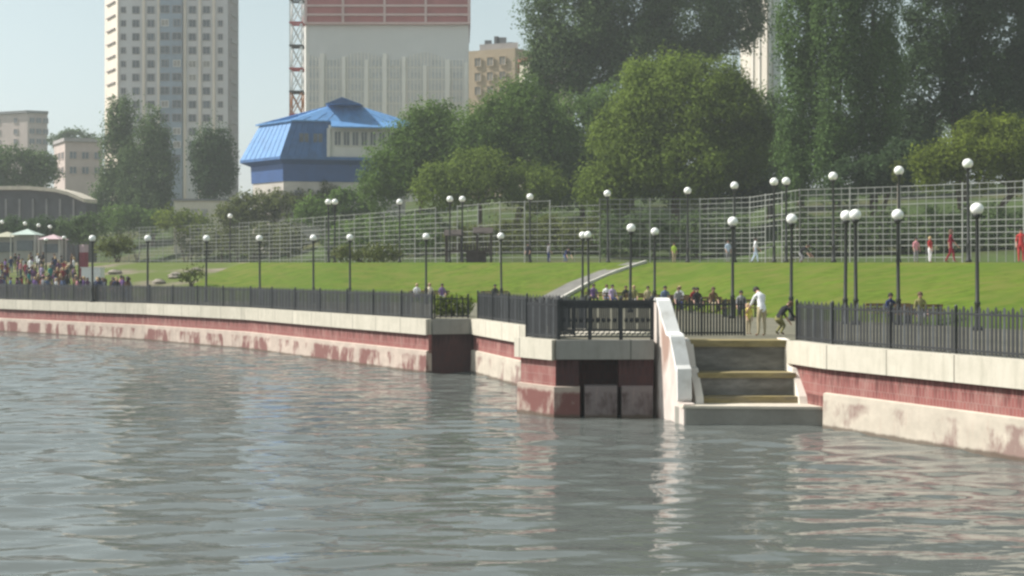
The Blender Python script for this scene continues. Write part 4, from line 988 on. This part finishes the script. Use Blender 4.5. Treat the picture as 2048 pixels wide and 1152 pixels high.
o = mb.build('dormer', M['bluelight'], t)
mb = MB(); mb.add([(c.x - 2.1, c.y - 3.05, zA - .7), (c.x + 2.3, c.y - 3.05, zA - .7), (c.x, c.y - 3.05, zA + .1)], [(0, 1, 2)]); mb.build('louvre', M['bluedark'], o)
for q in (0.12, 0.3, 0.5):
    p = base[1].lerp(base[2], q); put_window(win_mesh(1.1, 1.3, 0.1, M['greywall'], M['glass']), t, (p.x + nF.x * .05, p.y + nF.y * .05, 15.2), rzF)

# left edge: curved-roof hall, distant blocks, pale hut
dH = 185.0
t = thing('curved_roof_hall', (kx(40) * dH, dH, 6), 'low dark hall with a pale arched roof edge at the left edge', 'hall')
arch = [(-260, 398), (-180, 386), (-100, 377), (-20, 373), (60, 373), (110, 377), (140, 384), (172, 398)]
mb = MB(); n = len(arch)
vs = [(kx(x) * dH, dH + o_, CZ + (HY - y - dy) / F * dH) for o_, dy in ((-1.0, 0), (5, -2), (5, 5), (-1.0, 7)) for x, y in arch]
mb.add(vs, [(j * n + i, j * n + i + 1, ((j + 1) % 4) * n + i + 1, ((j + 1) % 4) * n + i) for j in range(4) for i in range(n - 1)] + [(0, n, 2 * n, 3 * n), (n - 1, 2 * n - 1, 3 * n - 1, 4 * n - 1)][:2]); mb.build('roof', M['coping'], t)
M['hallwall'] = mat('dark grey hall wall', (0.065, 0.068, 0.075), 0.6, 0.3, 0.5)
mb = MB()
for i in range(n - 1):
    mb.add([(kx(arch[i][0]) * dH, dH, 5), (kx(arch[i + 1][0]) * dH, dH, 5), (kx(arch[i + 1][0]) * dH, dH, CZ + (HY - arch[i + 1][1] - 7) / F * dH), (kx(arch[i][0]) * dH, dH, CZ + (HY - arch[i][1] - 7) / F * dH)], [(0, 1, 2, 3)])
mb.add([(kx(172) * dH, dH, 5), (kx(172) * dH, dH + 5, 5), (kx(172) * dH, dH + 5, CZ + (HY - 405) / F * dH), (kx(172) * dH, dH, CZ + (HY - 405) / F * dH)], [(0, 1, 2, 3)])
mb.build('wall', M['hallwall'], t)
for i in range(15):
    x = -230 + i * 27; mb = MB(); mb.box((kx(x) * dH, dH - 0.12, 12.2), (0.3, 0.3, 7.0)); mb.build('column', M['greyroof'], t)

def block(label, x0, x1, xl, y0, d, ms, name='apartment_block', wins=()):
    t = thing(name, (kx((x0 + x1) / 2) * d, d, 6), label, 'apartment block', 'distant blocks at the left edge')
    z = CZ + (HY - y0) / F * d
    mb = MB(); mb.prism([(kx(xl) * d, d), (kx(x1) * (d + 2), d + 2), (kx(x1 - 4) * (d + 10), d + 10), (kx(x0) * (d + 14), d + 14), (kx(x0) * (d + 7), d + 7)], 6, z); mb.build('wall', ms[0], t)
    mb = MB(); mb.prism([(kx(x0 - 2) * (d + 6.4), d + 6.4), (kx(xl) * d, d - 0.6), (kx(x1 + 2) * (d + 1.4), d + 1.4), (kx(x1 - 3) * (d + 10.2), d + 10.2), (kx(x0 - 2) * (d + 14.2), d + 14.2)], z, z + 0.7); mb.build('roof', ms[1], t)
    me = win_mesh(1.5, 1.6, 0.12, ms[0], M['glassgrey'])
    aL = math.atan2(-7, kx(xl) * d - kx(x0) * (d + 7))
    for yy in wins:
        zz = CZ + (HY - yy) / F * d
        for q in (0.2, 0.5, 0.8):
            put_window(me, t, (kx(xl) * d + (kx(x1) - kx(xl)) * d * q, d + 2 * q - 0.05, zz), math.atan2(2, (kx(x1) - kx(xl)) * d))
            put_window(me, t, (kx(x0) * (d + 7) + (kx(xl) * d - kx(x0) * (d + 7)) * q, d + 7 - 7 * q - 0.05, zz), aL)
    return t
block('distant pale pink block with sunlit left side at the left edge', -60, 95, 55, 226, 340, (M['pinkwall'], M['greyroof']), wins=(240, 262, 282))
block('beige house with bare gable before the columnar trees', 108, 205, 130, 283, 245, (M['pinkwall'], M['greywall']), wins=(310, 340))
t = thing('pale_hut', (kx(392) * 172, 172, 8), 'pale low hut above the shrubs right of the columnar trees', 'hut')
d = 190.0
mb = MB(); mb.box((kx(405) * d, d, 11), (8.0, 4, 9.2)); mb.build('wall', M['cream'], t)
mb = MB(); mb.box((kx(405) * d, d, 15.75), (8.6, 4.6, 0.3)); mb.build('roof', M['greyroof'], t)
mb = MB(); mb.box((kx(395) * d, d - 2.05, 13.3), (1.0, 0.14, 2.0)); mb.box((kx(415) * d, d - 2.05, 13.3), (1.0, 0.14, 2.0)); mb.build('shutter', M['greywall'], t)

# sheds behind the ball court
def shed(label, x0, x1, y0, d, m, name='shed'):
    t = thing(name, (kx((x0 + x1) / 2) * d, d, 5), label, 'shed', None)
    z = CZ + (HY - y0) / F * d; w_ = (kx(x1) - kx(x0)) * d; zg = ground_z(kx((x0 + x1) / 2) * d, d) - 0.2
    mb = MB(); mb.box((kx((x0 + x1) / 2) * d, d + 2, (z + zg) / 2), (w_, 4, z - zg)); mb.build('wall', m, t)
    mb = MB(); mb.box((kx((x0 + x1) / 2) * d, d + 2, z + 0.12), (w_ + 0.4, 4.6, 0.24)); mb.build('roof', M['greyroof'], t)
    mb = MB()
    for q in range(1, 5): mb.box((kx(x0) * d + w_ * q / 5, d - 0.04, (z + zg) / 2), (0.16, 0.12, z - zg - 0.5))
    mb.build('pier', M['greywall'], t)
M['dullpink'] = mat('dull pink plaster', (0.25, 0.18, 0.165), 0.9, 0.2, 0.6)
M['dullgrey'] = mat('dull grey green plaster', (0.27, 0.29, 0.29), 0.9, 0.15, 0.6)

# dark play frame on the terrace
d = 99.0; s_ = d / F; X0 = kx(938) * d; z = ground_z(X0, d)
t = thing('play_frame', (X0, d, z), 'dark timber play frame with two roofed decks standing on the terrace edge', 'play frame')
for q in (-46, -16, 16, 44):
    for yy in (0, 1.6): mb = MB(); mb.box((X0 + q * s_, d + yy, z + 1.15), (0.16, 0.16, 2.3)); mb.build('post', M['timber'], t)
for (xa, xb, h) in ((-50, -12, 2.25), (8, 48, 2.45)):
    mb = MB(); w_ = (xb - xa) * s_; xc = X0 + (xa + xb) / 2 * s_
    mb.add([(xc - w_ / 2, d - .3, z + h), (xc + w_ / 2, d - .3, z + h), (xc + w_ / 2, d + 1.9, z + h), (xc - w_ / 2, d + 1.9, z + h), (xc - w_ / 2, d + .8, z + h + .5), (xc + w_ / 2, d + .8, z + h + .5)],
           [(0, 1, 5, 4), (2, 3, 4, 5), (0, 4, 3), (1, 2, 5), (3, 2, 1, 0)]); mb.build('roof', M['timber'], t)
mb = MB(); mb.box((X0, d + .8, z + 0.95), (92 * s_, 1.5, 0.16)); mb.build('deck', M['timber'], t)
mb = MB()
for q in range(-44, 46, 6): mb.box((X0 + q * s_, d - 0.02, z + 1.3), (0.1, 0.06, 0.6))
mb.build('railing', M['timber'], t)
mb = MB(); mb.box((X0 + 14 * s_, d + .85, z + 0.43), (40 * s_, 1.2, 0.86)); mb.build('side_panel', M['timber'], t)

# ------------------------------------------------------------------ left end of the promenade: cart, kiosks, banner
d = 93.5; X0 = kx(186) * d; z = ground_z(X0, d)
t = thing('ice_cream_cart', (X0, d, z), 'white box cart standing among the crowd at the foot of the slope', 'cart')
mb = MB(); mb.box((X0, d, z + 1.25), (1.5, 0.9, 1.75)); mb.build('body', M['white'], t)
mb = MB(); mb.box((X0, d, z + 2.17), (1.6, 1.0, 0.08)); mb.build('lid', M['white'], t)
for q in (-1, 1):
    mb = MB(); mb.tube((X0 + q * .55, d - .5, z + .25), (X0 + q * .55, d - .42, z + .25), .25, .25, 14); mb.build('wheel', M['timber'], t)
M['canopygreen'] = mat('pale mint canopy', (0.42, 0.50, 0.45), 0.8, 0.05, 1)
M['canopycream'] = mat('cream canopy', (0.38, 0.37, 0.28), 0.8, 0.05, 1)
M['canopypink'] = mat('pale pink canopy', (0.50, 0.37, 0.39), 0.8, 0.05, 1)
def kiosk(label, x, d, w_, h, m):
    X0 = kx(x) * d; z = ground_z(X0, d)
    t = thing('kiosk', (X0, d, z), label, 'kiosk', 'kiosks among the crowd')
    mb = MB(); mb.box((X0, d + .6, z + h * .4), (w_ * .86, 1.6, h * .8)); mb.build('wall', M['greywall'], t)
    mb = MB(); mb.add([(X0 - w_ / 2, d - .9, z + h * .82), (X0 + w_ / 2, d - .9, z + h * .82), (X0 + w_ / 2, d + 1.7, z + h * .82), (X0 - w_ / 2, d + 1.7, z + h * .82), (X0, d + .4, z + h)],
                      [(0, 1, 4), (1, 2, 4), (2, 3, 4), (3, 0, 4), (3, 2, 1, 0)]); mb.build('canopy', m, t)
    mb = MB(); mb.box((X0, d - .25, z + h * .5), (w_ * .6, 0.12, h * .3)); mb.build('counter_opening', M['glassgrey'], t)
    for q in (-1, 1): mb = MB(); mb.tube((X0 + q * w_ * .46, d - .8, z), (X0 + q * w_ * .46, d - .8, z + h * .82), .04, .04, 6); mb.build('post', M['whiteframe'], t)
kiosk('kiosk with a cream canopy at the far left edge of the crowd', 12, 121, 2.6, 3.2, M['canopycream'])
kiosk('kiosk with a pale mint canopy behind the crowd', 52, 120, 2.6, 3.4, M['canopygreen'])
kiosk('kiosk with a pale pink canopy behind the crowd, beside the dark trees', 104, 119, 2.2, 2.8, M['canopypink'])
d = 100.0; X0 = kx(157) * d; z = ground_z(X0, d)
t = thing('banner', (X0, d, z), 'tall dull red banner with a pale pink top beside the white cart', 'banner')
mb = MB(); mb.tube((X0, d, z), (X0, d, z + 3.6), .05, .05, 8); mb.build('pole', M['pole'], t)
M['bannerred'] = mat('dull red cloth', (0.26, 0.07, 0.09), 0.9, 0.2, 1.5)
mb = MB()
pts = [(i / 8, 0.06 * math.sin(i * 1.1)) for i in range(9)]
for (za, zb_), k in (((.5, 2.75), 0), ((2.75, 3.4), 1)):
    mb.cur = k
    for i in range(8): mb.add([(X0 + .06 + pts[i][0] * .75, d + pts[i][1], z + za), (X0 + .06 + pts[i + 1][0] * .75, d + pts[i + 1][1], z + za), (X0 + .06 + pts[i + 1][0] * .75, d + pts[i + 1][1], z + zb_), (X0 + .06 + pts[i][0] * .75, d + pts[i][1], z + zb_)], [(0, 1, 2, 3)])
mb.build('cloth', [M['bannerred'], M['canopypink']], t)
# small far globe lamps over the crowd
lamp_far = [(4, 440, 'far globe lamp at the left edge over the cream kiosk'), (50, 443, 'far globe lamp above the mint kiosk'), (77, 447, 'far globe lamp between the mint and pink kiosks'),
            (100, 450, 'far globe lamp above the pink kiosk'), (92, 476, 'short far globe lamp in front of the pink kiosk'), (128, 472, 'far globe lamp left of the red banner')]
for x, y, lab in lamp_far:
    o = copy_tree(lamp); d = 128.0 if y < 460 else 112.0
    X0 = kx(x) * d; zz = CZ + (HY - y) / F * d; sc_ = (zz - ground_z(X0, d)) / LU
    o.location = (X0, d, ground_z(X0, d)); o.scale = (0.75, 0.75, sc_); tag(o, lab, group='far globe lamps over the crowd')

# boulders on the bare slope
M['stone'] = mat('pale rubble stone', (0.27, 0.24, 0.20), 0.95, 0.25, 2.0)
for i, (x, tt, r, lab) in enumerate([(318, .35, .55, 'pale boulder low on the bare slope beside the crowd'), (352, .5, .7, 'large pale boulder in the middle of the bare slope'),
                                     (378, .62, .5, 'pale boulder above the lawn tip'), (392, .7, .45, 'small pale boulder nearest the upper lamp'), (230, .6, .6, 'pale boulder right of the white cart high on the slope')]):
    p = slope_pt(x, tt); mb = MB(); mb.blob((p[0], p[1], p[2] + r * .2), (r * 1.0, r * .7, r * .5), 10, 7, 0.14); tag(mb.build('boulder', M['stone']), lab, 'boulder', 'boulders on the bare slope')

# ------------------------------------------------------------------ people
def skin_body(name, joints, bones, mats_n=4):
    """joints: {key: (pos, rx, ry)}; bones: (a, b, zone). One continuous skinned surface; zone = material slot."""
    keys = list(joints); idx = {k: i for i, k in enumerate(keys)}
    me = bpy.data.meshes.new(name + '_rig'); me.from_pydata([joints[k][0] for k in keys], [(idx[a], idx[b]) for a, b, _ in bones], [])
    o = bpy.data.objects.new(name + '_rig', me); COL.objects.link(o)
    o.modifiers.new('skin', 'SKIN'); sm = o.modifiers.new('sub', 'SUBSURF'); sm.levels = 1; sm.render_levels = 1
    for i, k in enumerate(keys):
        sv = me.skin_vertices[0].data[i]; sv.radius = (joints[k][1], joints[k][2]); sv.use_root = (i == 0)
    dg = bpy.context.evaluated_depsgraph_get(); dg.update()
    out = bpy.data.meshes.new_from_object(o.evaluated_get(dg)); out.name = name
    bpy.data.objects.remove(o); bpy.data.meshes.remove(me)
    segs = [(Vector(joints[a][0]), Vector(joints[b][0]), zn, (joints[a][1] + joints[b][1]) / 2) for a, b, zn in bones]
    mi = []
    for p in out.polygons:
        c = p.center; best, bz = 1e9, 0
        for a, b, zn, rad in segs:
            ab = b - a; tt = max(0, min(1, (c - a).dot(ab) / max(1e-9, ab.length_squared))); dist = (c - a - ab * tt).length - rad
            if dist < best: best, bz = dist, zn
        mi.append(bz)
    out.materials.clear()
    for i in range(mats_n): out.materials.append(None)
    out.polygons.foreach_set('material_index', mi); out.polygons.foreach_set('use_smooth', [True] * len(mi)); out.update()
    return out
SK, TP, BT, SHOE = 0, 1, 2, 3
def pose(lean=0.0, hipz=0.93, legs=((0.02, -0.02), (0.02, -0.02)), arms=((0.02, 0.10), (0.02, 0.10)), sit=False, bend=0.0, headdrop=0.0, armlift=0.0):
    """figure facing -Y. lean tips the spine forward; legs / arms give (knee, ankle) and (elbow, wrist) forward offsets per side."""
    J, B = {}, []
    f = lambda s, z: (0, -s, z)
    def spine(h): return (0.0, -math.sin(bend) * h - lean * h, math.cos(bend) * h)
    J['pelvis'] = ((0, 0, hipz), .145, .105)
    for k, h, rx, ry in (('waist', .17, .125, .09), ('chest', .36, .150, .105), ('collar', .50, .085, .065), ('neck', .56, .05, .05), ('jaw', .62, .065, .075), ('skull', .70, .085, .10), ('top', .775, .05, .06)):
        v = spine(h); hd = headdrop if h > .55 else 0
        J[k] = ((v[0], v[1] - hd * (h - .5), hipz + v[2] - hd * .3 * (h - .5)), rx, ry)
    B += [('pelvis', 'waist', TP), ('waist', 'chest', TP), ('chest', 'collar', TP), ('collar', 'neck', SK), ('neck', 'jaw', SK), ('jaw', 'skull', SK), ('skull', 'top', SK)]
    jp = Vector(J['jaw'][0]); J['nose'] = ((jp.x, jp.y - .105, jp.z + .045), .016, .016); B.append(('jaw', 'nose', SK))
    for sd, s in (('l', -1), ('r', 1)):
        i = 0 if s < 0 else 1
        cv = Vector(J['collar'][0]); ke, wr = arms[i]
        sh = Vector((s * .175, cv.y, cv.z - .045)); el = sh + Vector((s * .05, -ke, -.28 + armlift)); wrp = el + Vector((s * .0, -wr, -.23 + armlift))
        hd = wrp + (wrp - el).normalized() * .07
        J['sh' + sd] = (sh, .06, .058); J['el' + sd] = (el, .042, .042); J['wr' + sd] = (wrp, .028, .026); J['ha' + sd] = (hd, .036, .018)
        B += [('collar', 'sh' + sd, TP), ('sh' + sd, 'el' + sd, TP), ('el' + sd, 'wr' + sd, SK), ('wr' + sd, 'ha' + sd, SK)]
        dr = (wrp - el).normalized()
        for q, (off, ln) in enumerate(((-.03, .07), (-.01, .085), (.01, .08), (.03, .062))):
            e = hd + dr * ln + Vector((0, -off, 0)) + Vector((-s * .012, 0, 0)); J[f'f{q}{sd}'] = (e, .009, .009); B.append(('ha' + sd, f'f{q}{sd}', SK))
        th_ = wrp + dr * .05 + Vector((-s * .015, -.05, -.02)); J['th' + sd] = (th_, .010, .010); B.append(('wr' + sd, 'th' + sd, SK))
        kn_f, an_f = legs[i]
        hp = Vector((s * .095, 0, hipz - .05)); J['hp' + sd] = (hp, .095, .095)
        if sit: kn = Vector((s * .11, -.44, hipz - .02)); an = Vector((s * .11, -.46, .08))
        else:
            kn = Vector((s * .10, -kn_f, .5 * hipz + .02)); an = Vector((s * .10, -an_f, .085))
        J['kn' + sd] = (kn, .06, .06); J['cf' + sd] = (kn.lerp(an, .3) + Vector((0, .02, 0)), .056, .056); J['an' + sd] = (an, .036, .04); J['to' + sd] = (an + Vector((s * .02, -.15, -.05)), .038, .026)
        B += [('pelvis', 'hp' + sd, BT), ('hp' + sd, 'kn' + sd, BT), ('kn' + sd, 'cf' + sd, BT), ('cf' + sd, 'an' + sd, BT), ('an' + sd, 'to' + sd, SHOE)]
    return J, B
POSES = {
    'stand': pose(), 'stand2': pose(arms=((.04, .18), (-.02, .05)), legs=((.03, .02), (0.0, -.05))),
    'walk': pose(lean=.05, legs=((.16, .20), (-.02, -.24)), arms=((-.12, .02), (.12, .2)), hipz=.91),
    'sit': pose(sit=True, hipz=.50, arms=((.08, .22), (.08, .22)), lean=.08),
    'lean': pose(bend=.30, headdrop=.8, arms=((.14, .22), (.16, .24)), legs=((.02, -.01), (.05, .06)), hipz=.92),
    'crouch': pose(bend=.75, headdrop=.6, arms=((.22, .2), (.22, .2)), legs=((.24, .04), (.26, .0)), hipz=.62),
}
BODY = {k: (skin_body('body', *v), v[0]) for k, v in POSES.items()}
def hair_mesh(J, long=False):
    sk, tp = Vector(J['skull'][0]), Vector(J['top'][0]); up = (tp - sk).normalized(); q = up.to_track_quat('Z', 'Y')
    mb = MB(); n, m = 12, 5
    for side in (1,):
        vs = []
        for k in range(m + 1):
            ph = math.radians(100) * k / m
            for i in range(n):
                a = 2 * math.pi * i / n; back = 1.0 + (0.12 if math.sin(a) > 0 else 0)
                low = (0.06 + (0.14 if long else 0)) * (k == m) * (1 if math.sin(a) > -0.2 else 0)
                v = Vector((.102 * math.sin(ph) * math.cos(a), .118 * math.sin(ph) * math.sin(a) * back, .105 * math.cos(ph) + .012 - low)); vs.append(sk + q @ v if False else sk + v + up * .01)
        mb.add(vs, [(k * n + i, (k + 1) * n + i, (k + 1) * n + (i + 1) % n, k * n + (i + 1) % n) for k in range(m) for i in range(n)])
    me = bpy.data.meshes.new('hair'); me.from_pydata(mb.v, [], mb.f); me.materials.append(None); me.polygons.foreach_set('use_smooth', [True] * len(me.polygons)); me.update(); return me
HAIR = {k: (hair_mesh(v[0]), hair_mesh(v[0], True)) for k, v in POSES.items()}
CLO = {'charcoal': (.06, .06, .065), 'plum': (.12, .05, .12), 'slate': (.12, .13, .16), 'rust': (.22, .08, .05), 'white': (.78, .78, .80), 'black': (.025, .025, .03), 'navy': (.03, .04, .11), 'grey': (.25, .25, .26), 'purple': (.17, .10, .26), 'lilac': (.42, .34, .50), 'red': (.42, .05, .05),
       'dark red': (.20, .02, .035), 'pink': (.62, .28, .32), 'blue': (.10, .20, .45), 'pale blue': (.45, .55, .68), 'teal': (.05, .25, .25), 'olive': (.20, .19, .08), 'khaki': (.40, .34, .22),
       'yellow': (.65, .55, .12), 'lime': (.50, .68, .10), 'brown': (.14, .08, .05), 'cream': (.68, .62, .48), 'denim': (.10, .14, .24), 'orange': (.6, .22, .05), 'green': (.06, .22, .07)}
def cloth(c): return mat('cloth ' + c, CLO[c], 0.9, 0.12, 6.0, spec=0.1)
SKINM = mat('skin', (.50, .30, .22), 0.6, 0.06, 5.0)
HAIRC = {'dark': mat('dark hair', (.025, .018, .014), .6, .2, 8), 'brown': mat('brown hair', (.09, .05, .03), .6, .2, 8), 'fair': mat('fair hair', (.38, .27, .14), .6, .2, 8)}
_bodies = {}
def person(label, ps, X, d, rz, top, bot, hair='dark', long=False, scale=1.0, group=None, dz=0.0, bare_legs=False):
    me, _ = BODY[ps]; z = ground_z(X, d) + dz
    t = thing('person', (X, d, z), label, 'person', group); t.rotation_euler = (0, 0, rz); t.scale = (scale,) * 3
    b = bpy.data.objects.new('body', me); COL.objects.link(b); b.parent = t
    for i, m_ in enumerate((SKINM, cloth(top), SKINM if bare_legs else cloth(bot), cloth('brown'))):
        b.material_slots[i].link = 'OBJECT'; b.material_slots[i].material = m_
    h = bpy.data.objects.new('hair', HAIR[ps][1 if long else 0]); COL.objects.link(h); h.parent = t
    h.material_slots[0].link = 'OBJECT'; h.material_slots[0].material = HAIRC[hair]
    return t
# the nearest people, at the gap in the fence
tw = person('person in a long white shirt leaning forward in the gap in the fence', 'lean', kx(1524) * 40.0, 40.0, math.radians(200), 'white', 'khaki', 'dark', scale=1.0)
person('person crouching in dark clothes at the right side of the fence gap', 'crouch', kx(1556) * 41.0, 41.0, math.radians(120), 'black', 'olive', 'brown', scale=0.95)
person('small child in yellow beside the person in the white shirt', 'stand2', kx(1497) * 41.2, 41.2, 0.4, 'yellow', 'khaki', 'fair', scale=0.62)
# seated people along the foot of the lawn, on benches
M['benchwood'] = mat('bench timber', (.22, .14, .07), .8, .2, 3, stretch=(.5, 3, 3))
def make_bench():
    t = thing('park_bench', (0, 0, 0), '', 'bench')
    mb = MB()
    for y in (-.18, -.05, .08): mb.box((0, y, .44), (1.9, .11, .045))
    mb.build('seat', M['benchwood'], t)
    mb = MB()
    for z_ in (.62, .78): mb.box((0, .20, z_), (1.9, .04, .12))
    mb.build('backrest', M['benchwood'], t)
    for q in (-.75, .75):
        mb = MB(); mb.box((q, -.16, .21), (.06, .06, .42)); mb.box((q, .17, .42), (.06, .05, .84)); mb.box((q, 0, .20), (.05, .28, .05)); mb.build('leg', M['iron'], t)
    return t
bench = make_bench(); firstb = True
SEAT = [(846, 'at the lawn foot left of the notch', [('white', 'navy', 'fair', 'left'), ('brown', 'black', 'dark', 'right')]),
        (872, 'above the railing of the notch', [('cream', 'denim', 'fair', 'left'), ('purple', 'grey', 'dark', 'right')]),
        (990, 'beside the lamp left of the ramp', [('black', 'grey', 'dark', 'only')]),
        (1200, 'behind the left part of the platform railing', [('purple', 'black', 'dark', 'left'), ('white', 'denim', 'brown', 'right')]),
        (1238, 'behind the middle of the platform railing', [('lilac', 'navy', 'dark', 'left'), ('black', 'olive', 'brown', 'right')]),
        (1282, 'behind the right part of the platform railing', [('olive', 'grey', 'fair', 'left'), ('khaki', 'black', 'dark', 'right')]),
        (1345, 'right of the white wing wall', [('denim', 'black', 'dark', 'left'), ('white', 'brown', 'fair', 'right')]),
        (1372, 'middle bench behind the picket fence left of the gap', [('grey', 'navy', 'brown', 'left'), ('dark red', 'denim', 'dark', 'right')]),
        (1410, 'left of the lamp beside the fence gap', [('black', 'black', 'dark', 'left'), ('brown', 'khaki', 'brown', 'right')]),
        (1482, 'at the left side of the fence gap', [('grey', 'black', 'dark', 'only')]),
        (1780, 'right of the close lamp pair', [('navy', 'black', 'dark', 'only')]),
        (1840, 'between the two lamps at the right', [('olive', 'grey', 'brown', 'only')])]
for x, where, folk in SEAT:
    d = interp(FOOT, x) - 1.1; X0 = kx(x) * d; zz = ground_z(X0, d)
    o = bench if firstb else copy_tree(bench); firstb = False
    o.location = (X0, d, zz); o.rotation_euler = (0, 0, random.uniform(-.15, .15)); tag(o, 'timber bench ' + where, group='benches at the foot of the lawn')
    for k, (tp_, bt_, hr, pos) in enumerate(folk):
        off = 0 if pos == 'only' else (-.42 if pos == 'left' else .42)
        person(f'person in {tp_} top seated {where}', 'sit', X0 + off, d + .02, o.rotation_euler.z + random.uniform(-.2, .2), tp_, bt_, hr, scale=random.uniform(.96, 1.04), group='people seated along the lawn foot')
# people on the terrace
def onterr(label, x, y, tp_, bt_, hr, ps='stand', sc=1.0, rz=0, d=None, **kw):
    d = d or interp(TOP, x) + 1.0
    person(label, ps, kx(x) * d, d, rz, tp_, bt_, hr, scale=sc, group='people on the upper terrace', **kw)
onterr('person in a loose dark red outfit walking on the terrace at the right', 1901, 490, 'dark red', 'dark red', 'brown', 'walk', 1.04, 1.2, long=True)
onterr('person in red top and pale trousers beside the one in dark red', 1860, 500, 'red', 'white', 'fair', 'stand2', .82, .6)
onterr('person in bright red top at the right edge of the terrace', 2042, 490, 'red', 'red', 'dark', 'stand', 1.0, -.4)
onterr('person in a bright lime shirt on the terrace above the wing wall', 1348, 500, 'lime', 'khaki', 'brown', 'stand', .80, .3)
onterr('person in white on the terrace left of the lamp pair', 1510, 500, 'white', 'pale blue', 'dark', 'walk', .95, 1.4)
onterr('person in pale blue on the terrace beside the single lamp', 1456, 505, 'pale blue', 'grey', 'brown', 'stand2', .85, .2)
onterr('person in navy sitting down on the terrace left of the ramp', 1130, 510, 'navy', 'denim', 'dark', 'crouch', .9, .5)
onterr('person in black by the terrace lamp left of the ramp', 1056, 505, 'black', 'black', 'dark', 'stand', .85, -.5)
onterr('person in pink top and grey trousers left of the one in red and white', 1832, 505, 'pink', 'grey', 'dark', 'stand', .8, 0.2)
onterr('person in dark clothes on the terrace beside the white block trees', 1600, 508, 'black', 'grey', 'dark', 'crouch', .95, 0.9)
onterr('person in grey on the terrace between lamp and ramp head', 1097, 505, 'grey', 'navy', 'dark', 'stand2', .85, 1.9)
# the crowd at the left
crowd_tops = ['black', 'purple', 'charcoal', 'navy', 'dark red', 'denim', 'brown', 'plum', 'grey', 'lilac', 'teal', 'rust', 'olive', 'white', 'pink', 'slate']
crowd_bots = ['black', 'navy', 'charcoal', 'denim', 'brown', 'slate', 'olive']
spots = []
random.seed(5)
for i in range(900):
    x = random.uniform(-20, 262); tt = random.random() ** 1.2
    q, fo, tp0 = quay_d(kx(x)) + 1.6, interp(FOOT, x), interp(TOP, x)
    d = q + (min(tp0, q + 24) - q) * tt * (1.0 if x < 150 else .35)
    X0 = kx(x) * d
    if x > 160 and x < 212 and 91.5 < d < 95.5: continue
    if all((X0 - a) ** 2 + (d - b) ** 2 > .6 for a, b, _ in spots): spots.append((X0, d, x))
    if len(spots) >= 105: break
spots.sort(key=lambda s: s[2])
seen = {}
def where_of(x, d):
    a = 'at the left edge of the crowd' if x < 25 else 'before the mint kiosk' if x < 70 else 'before the pink kiosk' if x < 120 else 'left of the red banner' if x < 152 else 'beside the white cart' if x < 215 else 'at the foot of the bare slope'
    b = 'close to the fence' if d < quay_d(kx(x)) + 6 else 'midway up' if d < quay_d(kx(x)) + 14 else 'far back'
    return a, b
for X0, d, x in spots:
    a, b = where_of(x, d)
    for _ in range(60):
        tp_, bt_ = random.choice(crowd_tops[:8] * 2 + crowd_tops[8:]), random.choice(crowd_bots)
        if tp_ != bt_ and (tp_, bt_, a, b) not in seen: break
    seen[(tp_, bt_, a, b)] = 1
    person(f'{tp_} top, {bt_} trousers, {a}, {b}', random.choice(['stand', 'stand2', 'walk', 'stand']), X0, d, random.uniform(0, 6.28), tp_, bt_, random.choice(['dark', 'brown', 'dark', 'fair']), random.random() < .4,
           random.uniform(.92, 1.06), 'crowd at the left end of the promenade')

# ------------------------------------------------------------------ haze
mb = MB(); mb.box((0, 460, 44), (1790, 1060, 92))
m = bpy.data.materials.new('haze air'); m.use_nodes = True; tt = m.node_tree; tt.nodes.remove(tt.nodes['Principled BSDF'])
pv = tt.nodes.new('ShaderNodeVolumePrincipled'); pv.inputs['Color'].default_value = (0.84, 0.90, 0.90, 1); pv.inputs['Density'].default_value = 0.00062
tt.links.new(pv.outputs[0], tt.nodes['Material Output'].inputs['Volume'])
hz = mb.build('haze', m); tag(hz, kind='stuff'); hz.location.z = 0.0
